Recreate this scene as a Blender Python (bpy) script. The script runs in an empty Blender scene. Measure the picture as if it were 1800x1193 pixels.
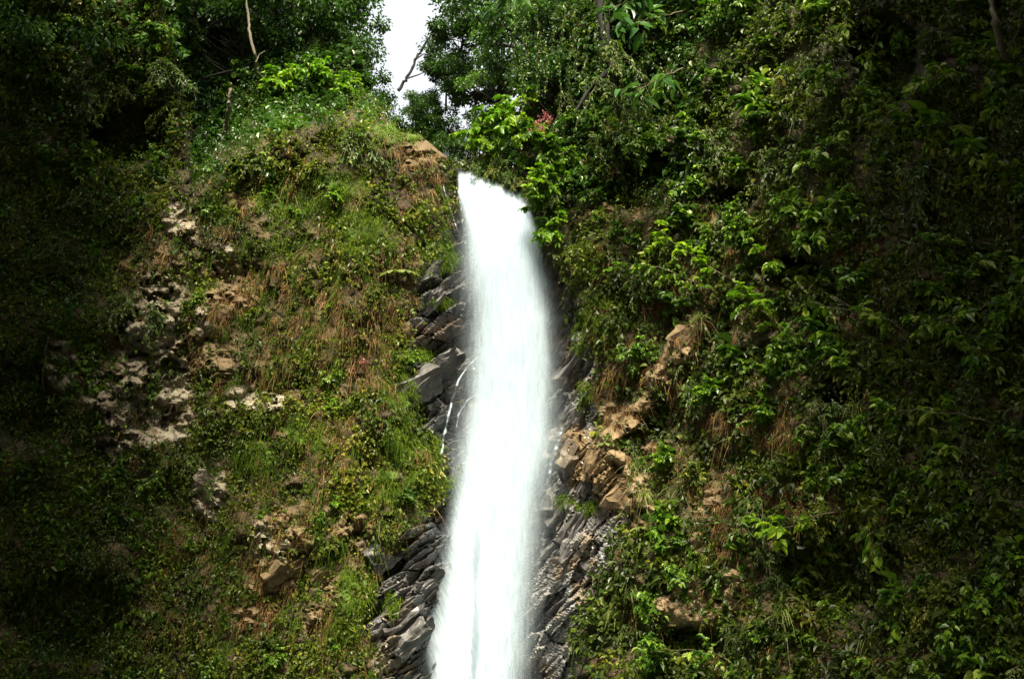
import bpy, bmesh, math, random
import numpy as np
from mathutils import Vector

# ---------------------------------------------------------------- camera, world, sun, exposure
sc = bpy.context.scene
COL = sc.collection
R = math.radians
F = 2473.0                      # focal length in photo pixels
PITCH = R(14.0)
cam_d = bpy.data.cameras.new('camera'); cam = bpy.data.objects.new('camera', cam_d); COL.objects.link(cam)
cam_d.sensor_width = 36.0; cam_d.lens = 36.0 * F / 1800.0; cam_d.clip_end = 3000
cam.location = (0, 0, 0); cam.rotation_euler = (R(90) + PITCH, 0, 0)
sc.camera = cam

SUN_EL, SUN_AZ = R(60), R(182)    # azimuth measured from +Y clockwise: behind the camera
w = bpy.data.worlds.new('World'); sc.world = w; w.use_nodes = True
nt = w.node_tree; nt.nodes.clear()
wo = nt.nodes.new('ShaderNodeOutputWorld'); bg = nt.nodes.new('ShaderNodeBackground')
sk = nt.nodes.new('ShaderNodeTexSky'); sk.sky_type = 'NISHITA'; sk.sun_disc = False
sk.sun_elevation = SUN_EL; sk.sun_rotation = SUN_AZ; sk.dust_density = 6.0; sk.air_density = 1.2
mx = nt.nodes.new('ShaderNodeMixRGB'); mx.inputs[0].default_value = 0.8
mx.inputs[2].default_value = (2.2, 2.2, 2.1, 1)          # bright overcast cloud
nt.links.new(sk.outputs[0], mx.inputs[1]); nt.links.new(mx.outputs[0], bg.inputs[0])
bg.inputs[1].default_value = 0.05
nt.links.new(bg.outputs[0], wo.inputs[0])
sd = bpy.data.lights.new('sun', 'SUN'); sd.energy = 1.5; sd.angle = R(18); sd.color = (1.0, 0.92, 0.71)
so = bpy.data.objects.new('sun', sd); COL.objects.link(so)
SUNV = Vector((math.sin(SUN_AZ) * math.cos(SUN_EL), math.cos(SUN_AZ) * math.cos(SUN_EL), math.sin(SUN_EL)))
so.rotation_euler = (-SUNV).to_track_quat('-Z', 'Y').to_euler()
vs = sc.view_settings
vs.view_transform = 'Standard'; vs.look = 'None'; vs.gamma = 1.0; vs.exposure = 3.3
sc.render.engine = 'CYCLES'
sc.cycles.use_denoising = True
try: sc.cycles.denoiser = 'OPENIMAGEDENOISE'
except Exception: pass
sc.cycles.max_bounces = 5; sc.cycles.diffuse_bounces = 3; sc.cycles.glossy_bounces = 2
sc.cycles.transparent_max_bounces = 24; sc.cycles.transmission_bounces = 3
sc.cycles.use_adaptive_sampling = True; sc.cycles.adaptive_threshold = 0.02
sc.render.film_transparent = False

rng = np.random.default_rng(7)
random.seed(7)

# ---------------------------------------------------------------- maths helpers
def ss(a, b, x):
    t = np.clip((np.asarray(x, float) - a) / (b - a), 0, 1); return t * t * (3 - 2 * t)
def pl(x, pts):
    p = np.array(pts, float); return np.interp(x, p[:, 0], p[:, 1])
def h2(ix, iy, s):
    n = (ix.astype(np.int64) * 374761393 + iy.astype(np.int64) * 668265263 + s * 1442695041) & 0x7fffffff
    n = ((n ^ (n >> 13)) * 1274126177) & 0x7fffffff
    n = (n ^ (n >> 16)) & 0x7fffffff
    return n / 2147483647.0
def vnoise(x, y, s=0):
    x = np.asarray(x, float); y = np.asarray(y, float)
    ix = np.floor(x); iy = np.floor(y); fx = x - ix; fy = y - iy
    fx = fx * fx * (3 - 2 * fx); fy = fy * fy * (3 - 2 * fy)
    a = h2(ix, iy, s); b = h2(ix + 1, iy, s); c = h2(ix, iy + 1, s); d = h2(ix + 1, iy + 1, s)
    return (a + (b - a) * fx) * (1 - fy) + (c + (d - c) * fx) * fy
def fbm(x, y, o=4, s=0):
    v = 0; a = 1; t = 0
    for i in range(o):
        v = v + a * vnoise(x * 2 ** i + 17.3 * i, y * 2 ** i - 9.1 * i, s + i); t += a; a *= 0.5
    return v / t
def worley(x, y, s=0):
    """F1 distance, F2-F1, cell random, offset from the cell point"""
    x = np.asarray(x, float); y = np.asarray(y, float)
    ix = np.floor(x); iy = np.floor(y)
    f1 = np.full(x.shape, 9.0); f2 = np.full(x.shape, 9.0); r = np.zeros(x.shape); dx = np.zeros(x.shape); dy = np.zeros(x.shape)
    for i in (-1, 0, 1):
        for j in (-1, 0, 1):
            cx = ix + i; cy = iy + j
            px = cx + h2(cx, cy, s); py = cy + h2(cx, cy, s + 5)
            ex = x - px; ey = y - py; d = np.hypot(ex, ey)
            m = d < f1
            f2 = np.where(m, f1, np.minimum(f2, d)); f1 = np.where(m, d, f1)
            r = np.where(m, h2(cx, cy, s + 9), r); dx = np.where(m, ex, dx); dy = np.where(m, ey, dy)
    return f1, f2 - f1, r, dx, dy
def blob(u, v, cx, cy, rx, ry, ang=0.0):
    a = math.radians(ang); du = u - cx; dv = v - cy
    p = (du * math.cos(a) - dv * math.sin(a)) / rx; q = (du * math.sin(a) + dv * math.cos(a)) / ry
    wob = 0.45 * (fbm(u / 28.0, v / 28.0, 3, 91) - 0.5)
    return 1 - ss(0.7, 1.15, np.hypot(p, q) + wob)
def blobs(u, v, L):
    m = np.zeros(np.broadcast(u, v).shape)
    for b in L: m = np.maximum(m, blob(u, v, *b[:5]) * (b[5] if len(b) > 5 else 1) if len(b) <= 6 else 0)
    return m
CP, SP = math.cos(PITCH), math.sin(PITCH)
def ray(u, v):
    a = (np.asarray(u, float) - 900) / F; b = (596.5 - np.asarray(v, float)) / F
    return a, CP - b * SP, SP + b * CP
def PT(u, v, Y):
    a, y, z = ray(u, v); k = Y / y
    return np.stack(np.broadcast_arrays(a * k, Y + 0 * k, z * k), -1)

# ---------------------------------------------------------------- what the gorge looks like
WL = [(280, 800), (300, 806), (345, 808), (400, 822), (500, 832), (560, 835), (700, 828), (780, 813), (900, 800), (1000, 794), (1100, 784), (1193, 768), (1400, 745)]
WR = [(280, 922), (345, 927), (400, 946), (500, 968), (560, 974), (700, 969), (780, 965), (900, 938), (1000, 924), (1100, 914), (1193, 904), (1400, 885)]
GL = [(300, 780), (400, 788), (440, 776), (480, 735), (560, 722), (650, 716), (720, 735), (770, 755), (830, 792), (860, 775), (900, 735), (950, 690), (1000, 655), (1050, 632), (1100, 628), (1150, 660), (1250, 680)]
GR = [(330, 955), (480, 992), (560, 1012), (640, 1045), (700, 1040), (760, 1050), (850, 1105), (900, 1095), (950, 1090), (1000, 1062), (1060, 1050), (1100, 1010), (1250, 1000)]
PALE = [(268, 590, 62, 92), (265, 665, 70, 60), (205, 692, 62, 44), (245, 745, 70, 50), (368, 865, 30, 62), (395, 440, 18, 22), (485, 702, 22, 20), (310, 720, 40, 60),
        (320, 392, 38, 34), (355, 560, 16, 34), (290, 505, 44, 34), (430, 700, 40, 24), (105, 640, 34, 50), (640, 960, 14, 14), (460, 950, 24, 34), (190, 790, 34, 26), (500, 980, 20, 30)]
TAN = [(500, 940, 55, 45), (480, 1010, 62, 36), (455, 1085, 40, 36), (585, 1015, 46, 36), (620, 930, 40, 30), (560, 1090, 30, 30), (300, 450, 36, 26), (240, 470, 26, 22), (265, 640, 90, 140), (370, 620, 60, 60), (400, 500, 60, 50),
       (1200, 605, 120, 24, 58), (1160, 665, 60, 26, 30), (1110, 735, 70, 20, 40), (1060, 790, 60, 30, 60), (1180, 690, 30, 22), (1085, 850, 58, 66), (1130, 900, 26, 30), (1010, 800, 40, 60), (1040, 362, 34, 30),
       (1225, 1065, 92, 46), (1300, 1000, 40, 36), (1090, 730, 40, 26), (1140, 800, 30, 20), (1240, 880, 30, 30), (1480, 560, 22, 22), (430, 350, 34, 20), (745, 270, 50, 28)]
MOSS = [(505, 355, 60, 34), (590, 330, 60, 30), (640, 240, 60, 26), (640, 410, 50, 50), (775, 530, 26, 14), (757, 628, 40, 11), (730, 620, 26, 9), (700, 690, 34, 40), (705, 830, 40, 44), (745, 800, 26, 44),
        (655, 870, 30, 30), (625, 1040, 34, 42), (600, 1120, 26, 40), (785, 450, 22, 22), (700, 760, 26, 36), (1060, 560, 40, 40), (1020, 600, 16, 26), (1030, 690, 20, 20), (990, 880, 14, 14),
        (770, 845, 26, 22), (690, 1060, 10, 26), (1030, 890, 24, 12), (560, 1000, 16, 16), (1040, 460, 30, 34), (540, 760, 40, 30), (450, 800, 36, 26), (700, 235, 46, 22)]
DRY = [(745, 295, 30, 40), (690, 560, 50, 50), (650, 640, 40, 50), (690, 900, 16, 60), (600, 780, 50, 60), (560, 560, 60, 50), (1290, 760, 90, 46), (1400, 760, 40, 50), (1270, 860, 36, 60),
       (1280, 950, 34, 40), (1120, 620, 60, 60), (1060, 640, 30, 60), (1100, 740, 40, 36), (700, 300, 34, 60), (620, 540, 50, 60), (1180, 480, 40, 30), (470, 500, 60, 50), (400, 540, 40, 40), (1160, 570, 50, 60),
       (1400, 880, 60, 40), (640, 1000, 30, 50), (460, 1040, 50, 80), (1000, 700, 20, 50), (480, 640, 50, 40)]
HOLLOW = [(225, 235, 70, 60, 2.6), (565, 195, 50, 24, 1.2), (1560, 110, 60, 95, 3.2), (30, 700, 70, 90, 1.8), (1380, 480, 50, 30, 1.6), (300, 640, 16, 10, .8), (1480, 1000, 120, 90, 2.0), (1120, 340, 60, 40, 1.4),
          (120, 1080, 120, 90, 2.0), (640, 815, 14, 20, .5), (735, 728, 18, 22, .9), (1330, 800, 30, 30, .6), (1350, 620, 30, 24, .8), (1230, 1120, 70, 24, 1.5), (520, 870, 30, 20, .6), (1100, 690, 20, 14, .4)]
def m_grey(u, v):
    wob = 26 * (fbm(u / 40.0, v / 40.0, 3, 55) - 0.5)
    l = ss(-10, 10, u - pl(v, GL) + wob) * (1 - ss(895, 900, u)) * ss(300, 330, v + wob)
    r = ss(-10, 10, pl(v, GR) - u + wob) * ss(895, 900, u) * ss(330, 360, v)
    strip = ss(790, 800, u) * (1 - ss(870, 880, u)) * ss(290, 300, v)
    return np.maximum(np.maximum(l, r), strip)
def m_pale(u, v): return blobs(u, v, PALE) * ss(.24, .38, fbm(u / 17., v / 19., 4, 88))
def m_tan(u, v): return blobs(u, v, TAN)
def m_moss(u, v): return blobs(u, v, MOSS)
def m_dry(u, v): return blobs(u, v, DRY)

SKY = [(-9000, -9000), (-2500, -2600), (-700, -700), (300, -400), (520, -120), (600, 40), (660, 175), (700, 232), (740, 238), (775, 268), (800, 286), (830, 280), (860, 262),
       (900, 225), (935, 170), (985, 20), (1040, -120), (1200, -420), (2500, -1200), (4500, -3200), (9000, -9000)]
DARK = [(1115, 130, 26, 110, 0), (1150, 290, 60, 34, 0)  , (1400, 470, 44, 24), (1480, 690, 40, 26), (1290, 350, 40, 24)]
KNOB = [(-3000, -3000), (200, -400), (340, 330), (395, 285), (470, 240), (560, 212), (620, 206), (660, 215), (760, 250), (3000, 260)]
def Ydepth(u, v):
    u = np.asarray(u, float); v = np.asarray(v, float)
    Y = pl(u, [(-12000, 1), (-6000, 5), (-2500, 20), (-1200, 38), (-500, 54), (0, 60.0), (200, 60.4), (420, 58.2), (620, 57.0), (720, 57.6), (790, 59.6), (825, 61.6), (880, 62.4), (965, 61.6),
                     (1000, 59.6), (1080, 58.0), (1200, 55.6), (1400, 50.5), (1600, 46), (1800, 43), (2300, 34), (3500, 20), (6500, 5), (12000, 1)])
    far = 1 - ss(1600, 3500, np.abs(u - 900)); Yb0 = Y
    Y = Y + far * (600 - v) * 0.0042                       # the face leans back with height
    # hillside set back above the left buttress
    left = 1 - ss(760, 860, u)
    k = pl(u, KNOB)
    Y = Y + 6.5 * left * ss(200, 420, u) * (1 - ss(-60, 25, v - k))
    Y = Y + 3.0 * left * (1 - ss(-250, 0, v - k)) * ss(200, 420, u)
    # rounding of the buttress shoulder towards the lip
    Y = Y + 2.2 * ss(60, 0, np.abs(u - 840) * 0.6) * (1 - ss(300, 420, v))
    # big swells and gullies
    Y = Y - 2.2 * (fbm(u / 230.0, v / 260.0, 3, 3) - 0.5)
    g = m_grey(u, v)
    Y = Y - (1 - 0.6 * g) * 1.6 * (fbm(u / 75.0, v / 62.0, 4, 11) - 0.5)
    # lumpy conglomerate on the left
    f1, e, r, dx, dy = worley(u / 26.0 + 0.4 * fbm(u / 20., v / 20., 2, 5), v / 22.0, 31)
    bp_ = np.clip(m_pale(u, v) + .6 * m_tan(u, v), 0, 1)
    Y = Y - (1 - g) * (0.42 + .5 * bp_) * (r - 0.5) * ss(0.0, 0.25, e) - (1 - g) * (0.25 + .25 * bp_) * (1 - f1)
    ho = ss(.62, .72, fbm(u / 16., v / 13., 3, 133)); Y = Y + (1 - g) * bp_ * .9 * ho
    Y = Y - bp_ * (1 - g) * .5 * (fbm(u / 12., v / 10., 4, 139) - .5)
    f1, e, r, dx, dy = worley(u / 10.0, v / 9.0, 37)
    Y = Y - (1 - g) * (0.10 + .16 * bp_) * (1 - f1)
    # slanting slabs beside the water: strata rise to the right
    for (sc_a, sc_b, amp, sd_, ang_l, ang_r) in ((66., 24., 1.25, 41, 33, 56), (30., 10., 0.34, 47, 38, 60), (13., 5., .11, 49, 36, 58)):
        a = np.where(u < 900, math.radians(ang_l), math.radians(ang_r))
        p = (u * np.cos(a) - v * np.sin(a)); q = (u * np.sin(a) + v * np.cos(a))
        f1, e, r, dx, dy = worley(p / sc_a, q / sc_b, sd_)
        Y = Y - g * amp * ((r - 0.5) - 0.35 * dy + 0.25 * (h2(np.floor(r * 991), np.floor(r * 77), 3) - .5) * dx)
        Y = Y + g * amp * 0.3 * (1 - ss(0, 0.07, e))
    for h in DARK: Y = Y + 2.2 * blob(u, v, *h)
    for h in HOLLOW: Y = Y + h[4] * blob(u, v, *h[:4])
    Y = Y - .7 * blob(u, v, 1200, 605, 120, 26, 58) - .6 * blob(u, v, 1110, 735, 70, 20, 40) - .5 * blob(u, v, 1085, 850, 58, 60) - .8 * blob(u, v, 1225, 1060, 95, 48, 25)
    Y = Y - 0.05 * (fbm(u / 5.0, v / 5.0, 2, 71) - 0.5)
    return Yb0 + (Y - Yb0) * (1 - .85 * ss(1300, 2500, np.abs(u - 900)))
def S(u, v): return PT(u, v, Ydepth(u, v))
def SN(u, v, e=7.0):
    u = np.asarray(u, float); v = np.asarray(v, float)
    a = S(u + e, v) - S(u - e, v); b = S(u, v + e) - S(u, v - e)
    n = np.cross(a, b); n /= np.linalg.norm(n, axis=-1, keepdims=True) + 1e-9
    n *= -np.sign(n[..., 1:2] + 1e-9)
    return S(u, v), n

# ---------------------------------------------------------------- object helpers
def props(o, label=None, cat=None, group=None, kind=None):
    if label: o['label'] = label
    if cat: o['category'] = cat
    if group: o['group'] = group
    if kind: o['kind'] = kind
    return o
def mk_mesh(name, V, Fc, nper, attrs=None, smooth=False):
    """V (n,3); Fc (m,nper) index array"""
    me = bpy.data.meshes.new(name)
    V = np.ascontiguousarray(V, np.float32).reshape(-1, 3); Fc = np.ascontiguousarray(Fc, np.int32).reshape(-1, nper)
    me.vertices.add(len(V)); me.vertices.foreach_set('co', V.ravel())
    me.loops.add(Fc.size); me.loops.foreach_set('vertex_index', Fc.ravel())
    me.polygons.add(len(Fc)); me.polygons.foreach_set('loop_start', np.arange(0, Fc.size, nper, dtype=np.int32))
    me.polygons.foreach_set('use_smooth', np.full(len(Fc), smooth))
    for k, (kind, arr) in (attrs or {}).items():
        at = me.attributes.new(k, kind, 'POINT')
        at.data.foreach_set('value' if kind == 'FLOAT' else 'color', np.ascontiguousarray(arr, np.float32).ravel())
    me.update(); me.validate()
    return me
def obj(name, me, mat, parent=None):
    o = bpy.data.objects.new(name, me); COL.objects.link(o)
    if mat and not me.materials: me.materials.append(mat)
    if parent: o.parent = parent
    return o
def empty(name, loc=(0, 0, 0)):
    o = bpy.data.objects.new(name, None); COL.objects.link(o); o.location = loc; o.empty_display_size = .2; return o
def dup(root):
    r = root.copy(); COL.objects.link(r)
    for ch in root.children:
        c = ch.copy(); COL.objects.link(c); c.parent = r
    return r
def unit(a): return a / (np.linalg.norm(a, axis=-1, keepdims=True) + 1e-9)

def leaf_mesh(name, P, D, N, L, W, tint, fold=0.25, droop=0.25):
    """ovate folded leaves; P base, D direction, N face normal, L length, W width"""
    n = len(P); D = unit(D); s = unit(np.cross(D, N)); N = unit(np.cross(s, D))
    L = np.broadcast_to(L, n)[:, None]; W = np.broadcast_to(W, n)[:, None]
    up = N * W * fold; dr = -N * L * droop
    b = P; t = P + D * L + dr
    l1 = P + D * L * .3 - s * W * .5 + up; l2 = P + D * L * .68 - s * W * .36 + up + dr * .45
    r1 = P + D * L * .3 + s * W * .5 + up; r2 = P + D * L * .68 + s * W * .36 + up + dr * .45
    V = np.stack([b, l1, l2, t, r2, r1], 1).reshape(-1, 3)
    i = np.arange(n)[:, None] * 6
    Fc = np.concatenate([i + np.array([0, 3, 2, 1]), i + np.array([0, 5, 4, 3])], 0)
    return mk_mesh(name, V, Fc, 4, {'tint': ('FLOAT', np.repeat(tint, 6))})
def strand_mesh(name, P, D, L, W, tint, sag=0.0, seg=3, side=None):
    """thin ribbons from P along D, bending downwards"""
    n = len(P); D = unit(D); L = np.broadcast_to(L, n)[:, None]; W = np.broadcast_to(W, n)[:, None]
    if side is None:
        side = unit(np.cross(D, np.tile([0, -1.0, 0.1], (n, 1)) + rng.normal(0, .4, (n, 3))))
    rows = []
    for k in range(seg + 1):
        t = k / seg
        c = P + D * L * t + np.array([0, 0, -1.0]) * L * sag * t * t
        wd = W * (1 - t) ** 0.6 * 0.5 + W * .04
        rows += [c - side * wd, c + side * wd]
    V = np.stack(rows, 1).reshape(-1, 3); m = 2 * (seg + 1); i = np.arange(n)[:, None] * m
    Fc = np.concatenate([i + np.array([2 * k, 2 * k + 1, 2 * k + 3, 2 * k + 2]) for k in range(seg)], 0)
    return mk_mesh(name, V, Fc, 4, {'tint': ('FLOAT', np.repeat(tint, m))})
def tubes(name, paths, sides=6):
    """paths: list of (points (k,3), radii (k,)); one mesh of tapered tubes"""
    Vs, Fs, o = [], [], 0
    for pts, rad in paths:
        pts = np.asarray(pts, float); rad = np.asarray(rad, float); k = len(pts)
        d = unit(np.gradient(pts, axis=0)); ref = np.array([0.3, 0.9, 0.2]) if abs(d[0, 2]) > .5 else np.array([0, 0, 1.0])
        a = unit(np.cross(d, ref)); b = np.cross(d, a)
        th = np.arange(sides) / sides * 2 * math.pi
        ring = pts[:, None] + rad[:, None, None] * (np.cos(th)[None, :, None] * a[:, None] + np.sin(th)[None, :, None] * b[:, None])
        Vs.append(ring.reshape(-1, 3))
        for j in range(k - 1):
            for q in range(sides):
                Fs.append((o + j * sides + q, o + j * sides + (q + 1) % sides, o + (j + 1) * sides + (q + 1) % sides, o + (j + 1) * sides + q))
        o += k * sides
    return mk_mesh(name, np.concatenate(Vs), np.array(Fs), 4, smooth=True)

# ---------------------------------------------------------------- materials
def new_mat(name):
    m = bpy.data.materials.new(name); m.use_nodes = True; t = m.node_tree
    return m, t, t.nodes['Principled BSDF'], t.nodes['Material Output']
def ramp(t, stops, fac, interp='LINEAR'):
    r = t.nodes.new('ShaderNodeValToRGB'); r.color_ramp.interpolation = interp
    els = r.color_ramp.elements
    while len(els) > 1: els.remove(els[-1])
    els[0].position = stops[0][0]; els[0].color = (*stops[0][1], 1)
    for p, c in stops[1:]:
        e = els.new(p); e.color = (*c, 1)
    t.links.new(fac, r.inputs[0]); return r.outputs[0]
def attr(t, n):
    a = t.nodes.new('ShaderNodeAttribute'); a.attribute_name = n; return a
def noise(t, scale, detail=5, rough=.6, vec=None, dim='3D'):
    n = t.nodes.new('ShaderNodeTexNoise'); n.inputs['Scale'].default_value = scale; n.inputs['Detail'].default_value = detail
    n.inputs['Roughness'].default_value = rough
    if vec: t.links.new(vec, n.inputs['Vector'])
    return n.outputs[0]
def mixc(t, fac, a, b, mode='MIX'):
    m = t.nodes.new('ShaderNodeMixRGB'); m.blend_type = mode
    for i, x in ((0, fac), (1, a), (2, b)):
        if isinstance(x, (int, float)): m.inputs[i].default_value = x
        elif isinstance(x, tuple): m.inputs[i].default_value = (*x, 1)
        else: t.links.new(x, m.inputs[i])
    return m.outputs[0]
def mth(t, op, a, b=None, clamp=False):
    m = t.nodes.new('ShaderNodeMath'); m.operation = op; m.use_clamp = clamp
    for i, x in ((0, a), (1, b)):
        if x is None: continue
        if isinstance(x, (int, float)): m.inputs[i].default_value = x
        else: t.links.new(x, m.inputs[i])
    return m.outputs[0]

def leaf_mat(name, stops, rough=.45, trans=.3, spec=.4, objvar=.25):
    m, t, p, out = new_mat(name)
    a = attr(t, 'tint'); oi = t.nodes.new('ShaderNodeObjectInfo')
    f = mth(t, 'ADD', a.outputs['Fac'], mth(t, 'MULTIPLY', mth(t, 'SUBTRACT', oi.outputs['Random'], .5), objvar), True)
    c = ramp(t, stops, f)
    n = noise(t, 9, 3)
    c = mixc(t, .35, c, ramp(t, [(0.3, (.45, .45, .45)), (.7, (1.3, 1.3, 1.3))], n), 'MULTIPLY')
    t.links.new(c, p.inputs['Base Color']); p.inputs['Roughness'].default_value = rough; p.inputs['Specular IOR Level'].default_value = spec
    tr = t.nodes.new('ShaderNodeBsdfTranslucent'); t.links.new(mixc(t, 1.0, c, (1.2, 1.5, .5), 'MULTIPLY'), tr.inputs[0])
    ms = t.nodes.new('ShaderNodeMixShader'); ms.inputs[0].default_value = trans
    t.links.new(p.outputs[0], ms.inputs[1]); t.links.new(tr.outputs[0], ms.inputs[2]); t.links.new(ms.outputs[0], out.inputs[0])
    return m
M = {}
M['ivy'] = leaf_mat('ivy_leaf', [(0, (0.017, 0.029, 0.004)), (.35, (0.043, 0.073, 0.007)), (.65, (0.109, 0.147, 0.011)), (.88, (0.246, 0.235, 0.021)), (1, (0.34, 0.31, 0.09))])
M['shrub'] = leaf_mat('shrub_leaf', [(0, (.018, .040, .004)), (.35, (.045, .11, .008)), (.65, (.11, .21, .014)), (.88, (.24, .34, .03)), (1, (.42, .44, .16))], rough=.4)
M['bright'] = leaf_mat('bright_leaf', [(0, (0.058, 0.137, 0.007)), (.5, (0.131, 0.265, 0.014)), (1, (0.319, 0.412, 0.028))], trans=.4)
M['tree'] = leaf_mat('tree_leaf', [(0, (.012, .03, .005)), (.5, (.035, .085, .012)), (.85, (.085, .18, .03)), (1, (.20, .30, .07))], rough=.38)
M['hang'] = leaf_mat('hanging_leaf', [(0, (.015, .03, .005)), (.5, (.05, .10, .012)), (.85, (.13, .19, .03)), (1, (.26, .28, .10))])
M['moss'] = leaf_mat('moss', [(0, (.018, .045, .003)), (.5, (.072, .122, .009)), (1, (.19, .25, .02))], rough=.8, spec=.1, trans=.2)
M['dry'] = leaf_mat('dry_grass', [(0, (.06, .03, .010)), (.4, (.13, .07, .025)), (.75, (.26, .16, .06)), (1, (.40, .29, .13))], rough=.7, spec=.15, trans=.15)
M['fern'] = leaf_mat('fern', [(0, (0.043, 0.078, 0.010)), (.5, (0.145, 0.196, 0.035)), (1, (0.406, 0.392, 0.126))], rough=.55)
M['flower'] = leaf_mat('pink_bract', [(0, (.30, .05, .09)), (1, (.55, .20, .26))], rough=.5)
M['biglobe'] = leaf_mat('broad_leaf', [(0, (0.022, 0.059, 0.014)), (.5, (0.043, 0.118, 0.028)), (1, (0.145, 0.255, 0.070))], rough=.32)

def bark(name, a, b):
    m, t, p, out = new_mat(name)
    tc = t.nodes.new('ShaderNodeTexCoord'); mp = t.nodes.new('ShaderNodeMapping'); mp.inputs['Scale'].default_value = (6, 6, 1.6)
    t.links.new(tc.outputs['Object'], mp.inputs[0]); n = noise(t, 2.2, 6, .65, mp.outputs[0])
    t.links.new(ramp(t, [(.3, a), (.62, b)], n), p.inputs['Base Color']); p.inputs['Roughness'].default_value = .85
    bp = t.nodes.new('ShaderNodeBump'); bp.inputs['Strength'].default_value = .7; bp.inputs['Distance'].default_value = .06
    t.links.new(n, bp.inputs['Height']); t.links.new(bp.outputs[0], p.inputs['Normal'])
    return m
M['bark'] = bark('dark_bark', (.004, .0035, .003), (.018, .015, .010))
M['palebark'] = bark('pale_bark', (.06, .05, .035), (.20, .17, .12))
M['stem'] = bark('stem', (.03, .035, .012), (.12, .10, .045))

def rock_mat():
    m, t, p, out = new_mat('cliff_rock')
    A = attr(t, 'mask_a'); B = attr(t, 'mask_b')       # a: pale, moss, tan / b: grey, dry, spare
    sa = t.nodes.new('ShaderNodeSeparateColor'); t.links.new(A.outputs['Color'], sa.inputs[0])
    sb = t.nodes.new('ShaderNodeSeparateColor'); t.links.new(B.outputs['Color'], sb.inputs[0])
    n1 = noise(t, 1.3, 8, .68); n2 = noise(t, 7.0, 8, .7); n3 = noise(t, .45, 5, .6); n4 = noise(t, 24, 4, .7)
    soil = ramp(t, [(.3, (.022, .014, .008)), (.5, (.045, .032, .015)), (.7, (.085, .060, .028))], n1)
    soil = mixc(t, ramp(t, [(.48, (0, 0, 0)), (.6, (1, 1, 1))], n3), soil, ramp(t, [(.35, (.02, .03, .008)), (.65, (.06, .09, .016))], n2))
    grey = ramp(t, [(.28, (.028, .027, .027)), (.46, (.105, .10, .10)), (.58, (.20, .195, .195)), (.72, (.36, .36, .37))], n1)
    grey = mixc(t, .5, grey, ramp(t, [(.3, (.35, .33, .32)), (.7, (1.3, 1.3, 1.3))], n2), 'MULTIPLY')
    tan = ramp(t, [(.3, (.07, .042, .022)), (.5, (.15, .105, .055)), (.7, (.28, .20, .115))], n1)
    tan = mixc(t, .6, tan, ramp(t, [(.3, (.4, .38, .35)), (.7, (1.3, 1.3, 1.25))], n2), 'MULTIPLY')
    pale = ramp(t, [(.32, (.09, .07, .05)), (.46, (.22, .185, .135)), (.6, (.36, .32, .24)), (.78, (.52, .48, .39))], n1)
    pale = mixc(t, .7, pale, ramp(t, [(.35, (.3, .27, .22)), (.6, (1.15, 1.15, 1.15))], n2), 'MULTIPLY')
    moss = ramp(t, [(.3, (.02, .045, .006)), (.6, (.08, .15, .012))], n2)
    c = mixc(t, sb.outputs[0], soil, grey)
    c = mixc(t, .6, c, ramp(t, [(.35, (.45, .45, .45)), (.6, (1.25, 1.25, 1.25))], n4), 'MULTIPLY')
    c = mixc(t, sa.outputs[2], c, tan); c = mixc(t, sa.outputs[0], c, pale); c = mixc(t, sa.outputs[1], c, moss)
    t.links.new(c, p.inputs['Base Color'])
    wet = mth(t, 'MULTIPLY', sb.outputs[0], .55)
    t.links.new(mth(t, 'SUBTRACT', .9, wet), p.inputs['Roughness']); p.inputs['Specular IOR Level'].default_value = .4
    bp = t.nodes.new('ShaderNodeBump'); bp.inputs['Strength'].default_value = .8; bp.inputs['Distance'].default_value = .16
    t.links.new(mth(t, 'ADD', n1, mth(t, 'MULTIPLY', n2, .5)), bp.inputs['Height']); t.links.new(bp.outputs[0], p.inputs['Normal'])
    return m
M['rock'] = rock_mat()

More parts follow.
